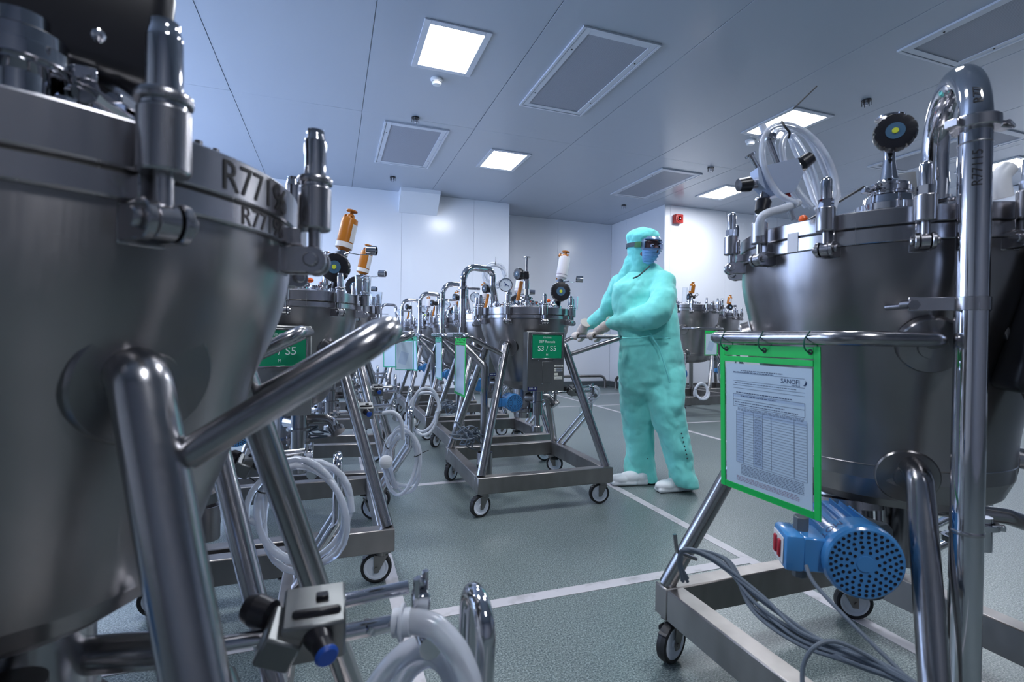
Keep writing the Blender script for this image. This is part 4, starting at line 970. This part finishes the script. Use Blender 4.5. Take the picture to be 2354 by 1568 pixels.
def tangle(label, px, py, d, w, h, n, seed):
    rg = random.Random(seed); runs = []
    for k in range(n):
        pts = [at(px + rg.uniform(-1, 1) * w * .6 + (w * .5 * (q - 2) / 2.5), py + rg.uniform(-1, 1) * h * .5 + h * .4 * (q - 2) / 2.5, d + rg.uniform(-.05, .05)) for q in range(6)]
        runs.append(pts)
    cables(label, runs, .0042, at(px, py, d))
tangle('tangle of thin grey cables at the corner of the middle tank frame', 1072, 995, 2.95, 42, 40, 8, 5)
tangle('tangle of thin grey cables on the tank behind the middle tank', 1028, 935, 3.9, 28, 22, 7, 9)
tangle('thin grey cables under the tank with the S5 sign', 700, 985, 2.3, 55, 26, 6, 11)

# ------------------------------------------------------------ document pouches
def pouch(label, top, along, drop, w, h, mats='pouch_green', detail=False, rings=True, sheets=1):
    """top: middle of the upper edge; along: edge direction as seen left to right; drop: direction downwards"""
    M = basis(top, along, -V(drop))
    t = thing('document_pouch', label, 'pouch', (0, 0, 0), 0, 'green document pouches'); t.matrix_world = M
    bw = w * .055
    def border(b):
        z = .0008
        for s in (-1, 1): b.box((s * (w / 2 - bw / 2), -h / 2, 0), (bw, h, .0024), bev=.0006)
        b.box((0, -h + bw / 2, 0), (w - 2 * bw, bw, .0024), bev=.0006)
        b.box((0, -h * .038, 0), (w - 2 * bw, h * .07, .0022), bev=.0006)
        b.box((0, -h * .098, .001), (w - 2 * bw, bw * .85, .0026), bev=.0006)
    part('border', t, mats, border)
    part('film', t, 'clear_film', lambda b: b.box((0, -h * .54, .0018), (w - 2 * bw, h * .9, .0004)))
    pw, ph = w * .86, h * .83; py = -h * .13 - ph / 2
    sh = part('paper_sheet', t, 'paper', lambda b: b.box((0, py, -.0004), (pw, ph, .0012)))
    if sheets > 1: part('folded_sheet', t, 'paper_tint', lambda b: b.box((-.01, py - ph * .1, .0008), (pw * .5, ph * .45, .0006), MX.Rotation(-.25, 3, 'Z')))
    if detail:
        x0, y0 = -pw / 2, py + ph / 2; zz = .0006
        def ln(b, xa, xb, y, th=.0009): b.box((x0 + (xa + xb) / 2 * pw, y0 - y * ph, zz), ((xb - xa) * pw, th, .0002))
        def vl(b, x, ya, yb, th=.0006): b.box((x0 + x * pw, y0 - (ya + yb) / 2 * ph, zz), (th, (yb - ya) * ph, .0002))
        def ink(b):
            for y in (.075, .14, .175, .20): ln(b, .10, .93, y, .0006)
            for y in (.25, .295, .35): ln(b, .10, .93, y, .0007)
            vl(b, .10, .25, .35); vl(b, .93, .25, .35)
            for i in range(21): ln(b, .14, .95, .40 + i * .0205, .0005)
            for x in (.14, .23, .36, .47, .57, .82, .95): vl(b, x, .385, .81)
            rr = random.Random(4)
            def words(x, xe, y, th):
                while x < xe:
                    l = rr.uniform(.012, .04); ln(b, x, min(xe, x + l), y, th); x += l + .008
            words(.20, .70, .055, .0016); words(.10, .60, .068, .0014); words(.12, .85, .158, .0012); words(.14, .80, .235, .0022); words(.20, .62, .262, .002); words(.12, .72, .315, .0016); words(.12, .86, .335, .0016)
            for i in range(3): words(.16, .92, .362 + i * .009, .001)
            for i in range(19): words(.375, .46, .412 + i * .0205, .0012)
            for i in range(8): words(.20, .92, .825 + i * .011, .0011)
        part('print', sh, 'ink', ink, smooth=False)
        def redink(b):
            rr = random.Random(9)
            for i in range(4):
                x = .14
                while x < .86: l = rr.uniform(.012, .04); ln(b, x, x + l, .925 + i * .011, .0011); x += l + .008
        part('red_print', sh, 'ink_red', redink, smooth=False)
        def shade(b):
            b.box((x0 + .185 * pw, y0 - .6 * ph, .0004), (.09 * pw, .42 * ph, .0002)); b.box((x0 + .585 * pw, y0 - .392 * ph, .0004), (.73 * pw, .04 * ph, .0002)); b.box((x0 + .515 * pw, y0 - .262 * ph, .0004), (.83 * pw, .02 * ph, .0002))
            b.box((x0 + .415 * pw, y0 - .62 * ph, .0004), (.11 * pw, .38 * ph, .0002))
        part('shaded_cells', sh, 'paper_tint', shade, smooth=False)
        def logo(b):
            b.join(text('SANOFI', .0135), MX.Translation((x0 + .78 * pw, y0 - .105 * ph, .0008)))
            vs = []; n = 14
            for i in range(n + 1):
                a = -2.2 + 3.4 * i / n; k = sin(pi * i / n)
                vs += [(.0058 * cos(a), .0058 * sin(a), 0), ((.0058 - .0038 * k) * cos(a), (.0058 - .0038 * k) * sin(a), 0)]
            b.add(vs, [(2 * i, 2 * i + 2, 2 * i + 3, 2 * i + 1) for i in range(n)], MX.Translation((x0 + .925 * pw, y0 - .105 * ph, .0008)))
            b.join(text('PASTEUR', .005), MX.Translation((x0 + .84 * pw, y0 - .132 * ph, .0008)))
        part('logo', sh, 'ink_navy', logo, smooth=False)
    if rings:
        for s in (-.42, 0, .42):
            part('tie_ring', t, 'tie_green', lambda b: [b.tube([(0, .006 + .019 * cos(a), .019 * sin(a)) for a in [2 * pi * j / 20 for j in range(20)]], .0016, 6, closed=True), b.cyl((0, .02, .012), (.016, .032, .02), .0014, 6)] and None, M=(s * w, 0, 0))
            part('eyelet', t, 'tie_black', lambda b: b.lathe([(.0026, .0016), (.0060, .0016), (.0060, .0022), (.0026, .0022)], 16), M=(s * w, -.011, 0))
    return t
T0, T1 = V((.903, 1.000, .968)), V((.902, .728, .968)); mid = (T0 + T1) / 2
pouch('bright green edged pouch with printed form hanging on the handle of the large right tank', mid + V((-.002, 0, 0)), T1 - T0, V((.03, .0, -1)), .272, .345, detail=True)
pouch('long green edged pouch hanging left of the middle tank', (.700, 2.85, .965), (0, -1, 0), (0, 0, -1), .25, .33)
pouch('green edged pouch on the tank behind the middle tank, right one of a pair', (.79, 3.93, .965), (0, -1, 0), (.02, 0, -1), .24, .33, 'pouch_mint')
pouch('mint edged pouch in the middle row, left one of a pair', (.72, 4.95, .965), (.35, -1, 0), (.06, 0, -1), .24, .33, 'pouch_mint')
pouch('mint edged pouch tilted beside the left row tanks, near the nearest handle end', at(930, 776, 4.6), (1, -.35, 0), (.18, 0, -1), .17, .30, 'pouch_mint', sheets=2)
pouch('mint edged pouch farthest left, half hidden by the nearest handle end', at(904, 778, 5.2), (1, -.5, 0), (.1, 0, -1), .22, .30, 'pouch_mint')
pouch('green edged pouch with folded paper on the far large tank behind the person', V((4.47, 5.118, 1.085)), (1, 0, 0), (0, 0, -1), .20, .31, rings=False, sheets=2)

# ------------------------------------------------------------ person
def remesh(o, vox, smooth=6, disp=None):
    m_ = o.modifiers.new('remesh', 'REMESH'); m_.mode = 'VOXEL'; m_.voxel_size = vox; m_.use_smooth_shade = True
    s = o.modifiers.new('smooth', 'SMOOTH'); s.iterations = smooth; s.factor = .5
    if disp:
        for (sz, st, nm) in disp:
            if nm == 'fold_line':
                tx = bpy.data.textures.new(nm, 'MARBLE'); tx.noise_scale = sz; tx.turbulence = 9; tx.noise_depth = 1; tx.marble_type = 'SHARP'
            else:
                tx = bpy.data.textures.new(nm, 'CLOUDS'); tx.noise_scale = sz; tx.noise_depth = 2
            d = o.modifiers.new('folds', 'DISPLACE'); d.texture = tx; d.strength = st; d.mid_level = .5; d.texture_coords = 'LOCAL'
PO = V((2.0, 2.79, 0))
person = thing('person', 'person in turquoise hooded coverall, goggles, mask and gloves pushing the middle tank', 'person', PO)
def W_(x, y, d): return at(x, y, d) - PO
RB = MX((RIGHT, FWD, V((0, 0, 1)))).transposed()
def limb(b, pts, seg=20):
    P_ = [V(p[0]) for p in pts]; r_ = [p[1] for p in pts]; out = []; rr = []
    n = len(P_)
    path = spline(P_, 6)
    def f(t):
        k = t * (n - 1); i = min(n - 2, int(k)); q = k - i; q = q * q * (3 - 2 * q); return r_[i] * (1 - q) + r_[i + 1] * q
    b.tube(path, 1, seg, rad_fn=f); b.sphere(P_[0], r_[0], 16); b.sphere(P_[-1], r_[-1] * .98, 16)
def cover(b):
    def loft(sec, dep, seg=28):
        vs, fs = [], []
        for (y, xl, xr, d, ry) in sec:
            c = W_((xl + xr) / 2, y, d + dep); rx = (xr - xl) / 2 * (d + dep) / FPX * .985
            for k in range(seg):
                a = 2 * pi * k / seg; ca, sa = cos(a), sin(a); p = .86
                vs.append(c + RIGHT * rx * (abs(ca) ** p) * (1 if ca >= 0 else -1) + FWD * ry * (abs(sa) ** p) * (1 if sa >= 0 else -1))
        for i in range(len(sec) - 1):
            for k in range(seg):
                k2 = (k + 1) % seg; fs.append((i * seg + k2, i * seg + k, (i + 1) * seg + k, (i + 1) * seg + k2))
        fs.append(tuple(range(seg))); fs.append(tuple((len(sec) - 1) * seg + k for k in reversed(range(seg))))
        b.add(vs, fs)
    loft([(606, 1462, 1502, 3.36, .05), (620, 1448, 1524, 3.36, .09), (634, 1428, 1538, 3.36, .115), (652, 1412, 1548, 3.35, .125), (680, 1405, 1553, 3.34, .13), (712, 1406, 1556, 3.34, .138), (745, 1416, 1559, 3.34, .145), (775, 1423, 1563, 3.34, .15), (805, 1423, 1568, 3.34, .158), (840, 1422, 1571, 3.34, .16), (875, 1424, 1570, 3.34, .150), (900, 1432, 1562, 3.34, .12), (920, 1446, 1545, 3.34, .07)], 0)
    loft([(815, 1440, 1498, 3.345, .11), (850, 1428, 1504, 3.355, .135), (890, 1424, 1506, 3.38, .138), (930, 1427, 1506, 3.41, .125), (970, 1432, 1502, 3.43, .112), (1010, 1437, 1502, 3.45, .102), (1050, 1438, 1504, 3.46, .098), (1080, 1436, 1508, 3.46, .102), (1105, 1434, 1511, 3.46, .108)], 0)
    loft([(815, 1502, 1556, 3.335, .11), (850, 1492, 1567, 3.325, .135), (890, 1487, 1571, 3.30, .14), (930, 1492, 1569, 3.27, .130), (965, 1502, 1570, 3.26, .115), (1000, 1513, 1579, 3.25, .105), (1040, 1525, 1588, 3.25, .100), (1075, 1536, 1596, 3.25, .102), (1100, 1541, 1602, 3.25, .108), (1116, 1546, 1604, 3.25, .108)], 0)
    # near (left) arm across the torso
    limb(b, [(W_(1522, 652, 3.26), .083), (W_(1524, 690, 3.16), .080), (W_(1505, 722, 3.13), .082), (W_(1462, 735, 3.22), .070), (W_(1408, 742, 3.40), .047)])
    # far (right) arm
    limb(b, [(W_(1425, 655, 3.50), .072), (W_(1406, 690, 3.56), .064), (W_(1390, 722, 3.62), .060), (W_(1368, 739, 3.67), .050), (W_(1352, 747, 3.69), .042)])
co = part('coverall', person, 'coverall_cloth', cover); remesh(co, .009, 7, [(.16, .030, 'fold_large'), (.20, .014, 'fold_line'), (.06, .010, 'fold_small')])
HC = W_(1481, 570, 3.30); ha = rad(36)
HF = (-FWD * cos(ha) + RIGHT * sin(ha)); HF.z = -.06; HF.normalize(); HSd = V((0, 0, 1)).cross(HF).normalized(); HU = HF.cross(HSd).normalized()
# HSd points to the person's left... HB columns: side, forward, up
HB = MX((HF.cross(HU) * 1, HF, HU)).transposed()
def hood(b):
    b.sphere(HC - HF * .022 + HU * .012, 1, 24, (.090, .098, .125), HB)
    b.sphere(HC - HF * .018 + HU * .070, 1, 24, (.104, .112, .062), HB)
    b.sphere(HC + HF * .045 + HU * .068, 1, 20, (.068, .050, .038), HB)
    limb(b, [(HC - HU * .06 - HF * .02, .078), (W_(1471, 610, 3.33), .070), (W_(1464, 630, 3.36), .085), (W_(1460, 650, 3.40), .11)])
    limb(b, [(W_(1452, 600, 3.36), .045), (W_(1444, 628, 3.36), .055), (W_(1432, 652, 3.38), .06)])
ho = part('hood', person, 'hood_cloth', hood); remesh(ho, .007, 4, [(.05, .016, 'fold_hood')])
def head(b):
    b.sphere(HC + HF * .010, 1, 28, (.070, .088, .112), HB)
    b.sphere(HC + HF * .097 + HU * -.018, 1, 14, (.014, .018, .026), HB)          # nose
    b.sphere(HC + HF * .070 + HU * .030, 1, 18, (.056, .026, .020), HB)           # brow
    b.sphere(HC + HF * .048 - HU * .066, 1, 18, (.038, .034, .034), HB)           # chin
    b.cyl(HC - HU * .06 - HF * .02, HC - HU * .15 - HF * .03, .048, 18)
hd = part('head', person, 'skin', head); remesh(hd, .004, 3)
for s in (-1, 1):
    e = HC + HF * .088 + HB.col[0] * s * .031 + HU * .004
    part('eye', hd, 'eye_white', lambda b: b.sphere(e, .0125, 16))
    part('pupil', hd, 'eye_dark', lambda b: b.sphere(e + HF * .0075 + HB.col[0] * .003, .0068, 12))
    part('eyebrow', hd, 'brow', lambda b: b.sphere(e + HU * .022 + HF * .006, 1, 12, (.018, .004, .004), HB))
def patch(b, a0, a1, e0, e1, sc, off, na=24, ne=10, puff=None, th=.003):
    cen = HC + off; vs = []; fs = []
    def pt(a, e, k):
        d = V((sin(a) * cos(e), cos(a) * cos(e), sin(e))); q = 1 + (puff(a, e) if puff else 0)
        return cen + HB @ V((d.x * (sc[0] * q + k), d.y * (sc[1] * q + k), d.z * (sc[2] + k)))
    for k in (0, -th):
        for i in range(na + 1):
            for j in range(ne + 1): vs.append(pt(a0 + (a1 - a0) * i / na, e0 + (e1 - e0) * j / ne, k))
    n = (na + 1) * (ne + 1)
    for i in range(na):
        for j in range(ne):
            q = i * (ne + 1) + j; fs.append((q, q + ne + 1, q + ne + 2, q + 1)); fs.append((n + q + 1, n + q + ne + 2, n + q + ne + 1, n + q))
    edge = [i * (ne + 1) for i in range(na + 1)] + [na * (ne + 1) + j for j in range(1, ne + 1)] + [i * (ne + 1) + ne for i in range(na - 1, -1, -1)] + [j for j in range(ne - 1, 0, -1)]
    for x, y in zip(edge, edge[1:] + edge[:1]): fs.append((x, n + x, n + y, y))
    b.add(vs, fs)
part('face_mask', person, 'mask_cloth', lambda b: patch(b, rad(-68), rad(68), rad(-70), rad(-5), (.080, .100, .118), HF * .008, puff=lambda a, e: .04 * cos(e * 2) * cos(a) + .022 * sin(e * 20 + 1.5 * a * a)))
def pleats(b):
    for e in (-17, -28, -39, -50):
        b.tube([HC + HF * .008 + HB @ V((.0835 * sin(rad(a)) * cos(rad(e)), .1075 * cos(rad(a)) * cos(rad(e)), .121 * sin(rad(e)) - .004 * cos(rad(a)))) for a in range(-60, 61, 8)], .0016, 6)
mat('pleat_blue', (.10, .24, .55), .8)
part('mask_pleats', person, 'pleat_blue', pleats)
gg = part('goggles', person, 'goggle_frame', lambda b: [patch(b, rad(-66), rad(66), rad(22), rad(33), (.086, .125, .115), HF * .004, ne=4, th=.008), patch(b, rad(-66), rad(66), rad(-12), rad(-6), (.086, .125, .115), HF * .004, ne=4, th=.008), patch(b, rad(-72), rad(-60), rad(-10), rad(30), (.084, .122, .115), HF * .004, na=4, th=.012), patch(b, rad(60), rad(72), rad(-10), rad(30), (.084, .122, .115), HF * .004, na=4, th=.012)] and None)
part('lens', gg, 'goggle_lens', lambda b: patch(b, rad(-62), rad(62), rad(-8), rad(24), (.088, .128, .115), HF * .004, th=.001))
part('strap', gg, 'strap_dark', lambda b: patch(b, rad(70), rad(290), rad(-1), rad(12), (.100, .110, .125), -HF * .016, na=40, ne=3, th=.004))
def clip(b):
    for s in (-1, 1): patch(b, s * rad(64) if s > 0 else rad(-86), rad(86) if s > 0 else rad(-64), rad(-4), rad(13), (.101, .118, .122), -HF * .004, na=6, ne=4, th=.008)
part('strap_clip', gg, 'strap_green', clip)
def stext(b):
    tx = text('3M', .020); cen = HC - HF * .016
    for x, y, _ in tx.v:
        a = rad(-96) + x / .105; e = rad(5) + y / .125; d = V((sin(a) * cos(e) * .1025, cos(a) * cos(e) * .1125, sin(e) * .1275)); b.v.append(tuple(cen + HB @ d))
    b.f += list(tx.f)
part('strap_lettering', gg, 'lettering_white', stext, smooth=False)
# collar tie
part('neck_tie', person, 'shoelace_dark', lambda b: b.tube(spline([W_(1493, 612, 3.20), W_(1482, 622, 3.17), W_(1468, 634, 3.17), W_(1455, 640, 3.19)]), .005, 8))
def snaps(b):
    for k in range(7):
        b.sphere(W_(1492 - k * .6, 1000 + k * 9, 3.372), .0055, 8); b.sphere(W_(1567 + k * 2.2, 997 + k * 9.5, 3.148), .0055, 8)
part('snap_fasteners', person, 'shoelace_dark', snaps)
def seams(b):
    b.tube(spline([W_(1430, 776, 3.20), W_(1460, 778, 3.165), W_(1500, 772, 3.150), W_(1540, 778, 3.18)]), .004, 8)
    b.tube(spline([W_(1486, 752, 3.165), W_(1500, 775, 3.15), W_(1515, 800, 3.145), W_(1528, 840, 3.15), W_(1540, 880, 3.16)]), .005, 8)
part('seam_piping', person, 'hood_cloth', seams)
# gloved hands on the handle of the middle tank (bar along y at x = 1.715, z = .985)
BX, BZ = 1.715 - PO.x, .985
def hand(name, yc, wrist):
    def g(b):
        wv = V(wrist)
        kn = V((BX + .022, yc, BZ + .030))
        limb(b, [(wv, .029), (wv.lerp(kn, .45), .033), (wv.lerp(kn, .85), .031)], 14)
        for k in range(4):
            y = yc + (k - 1.5) * .0205; L = (0.85, 1.0, .96, .8)[k]
            pts = [(V((BX + .045, yc + (k - 1.5) * .016, BZ + .028)), .013)]
            for a in (62, 105, 150, 195, 235):
                a2 = 62 + (a - 62) * L; pts.append((V((BX + .025 * cos(rad(a2)), y, BZ + .025 * sin(rad(a2)))), .0108 - (a - 62) * .00002))
            limb(b, pts, 10)
        ty = yc - .040
        limb(b, [(V((BX + .055, yc - .022, BZ + .012)), .015), (V((BX + .036, ty, BZ - .006)), .0125), (V((BX + .014, ty - .006, BZ - .024)), .0115), (V((BX - .008, ty - .004, BZ - .030)), .0105)], 10)
        for yy in (-.014, .014): b.sphere((BX + .046, yc + yy, BZ + .018), .029, 14)
    h = part(name, person, 'latex', g); remesh(h, .0035, 2)
    part('cuff', h, 'latex', lambda b: [b.tube(spline([V(wrist) + (V(wrist) - V((BX + .03, yc, BZ + .02))).normalized() * q for q in (-.03, .0, .04, .06)]), .037, 18, rad_fn=lambda t: .034 + .004 * sin(t * 9) + .003 * t)] and None)
hand('left_glove', 3.13 - PO.y, W_(1394, 749, 3.45))
hand('right_glove', 3.37 - PO.y, W_(1342, 753, 3.70))
def clog(nm, c, d):
    c = V(c) - PO; d = V(d).normalized(); Mx = MX(((d.x, -d.y, 0), (d.y, d.x, 0), (0, 0, 1)))
    def up(b):
        b.sphere(c + d * .065 + V((0, 0, .040)), 1, 20, (.075, .046, .036), Mx); b.sphere(c + d * -.005 + V((0, 0, .050)), 1, 20, (.080, .043, .042), Mx)
        b.sphere(c - d * .075 + V((0, 0, .050)), 1, 20, (.048, .038, .042), Mx)
        b.box(c + V((0, 0, .018)) + d * .045, (.17, .084, .030), Mx, bev=.012, seg=2); b.box(c + V((0, 0, .022)) - d * .078, (.085, .066, .038), Mx, bev=.012, seg=2)
    o = part('clog', person, 'clog_white', up); remesh(o, .005, 3)
clog('a', (1.885, 2.905, 0), (-.96, .24, 0)); clog('b', (2.09, 2.70, 0), (-.98, .10, 0))
# ankles of the coverall end on the clogs
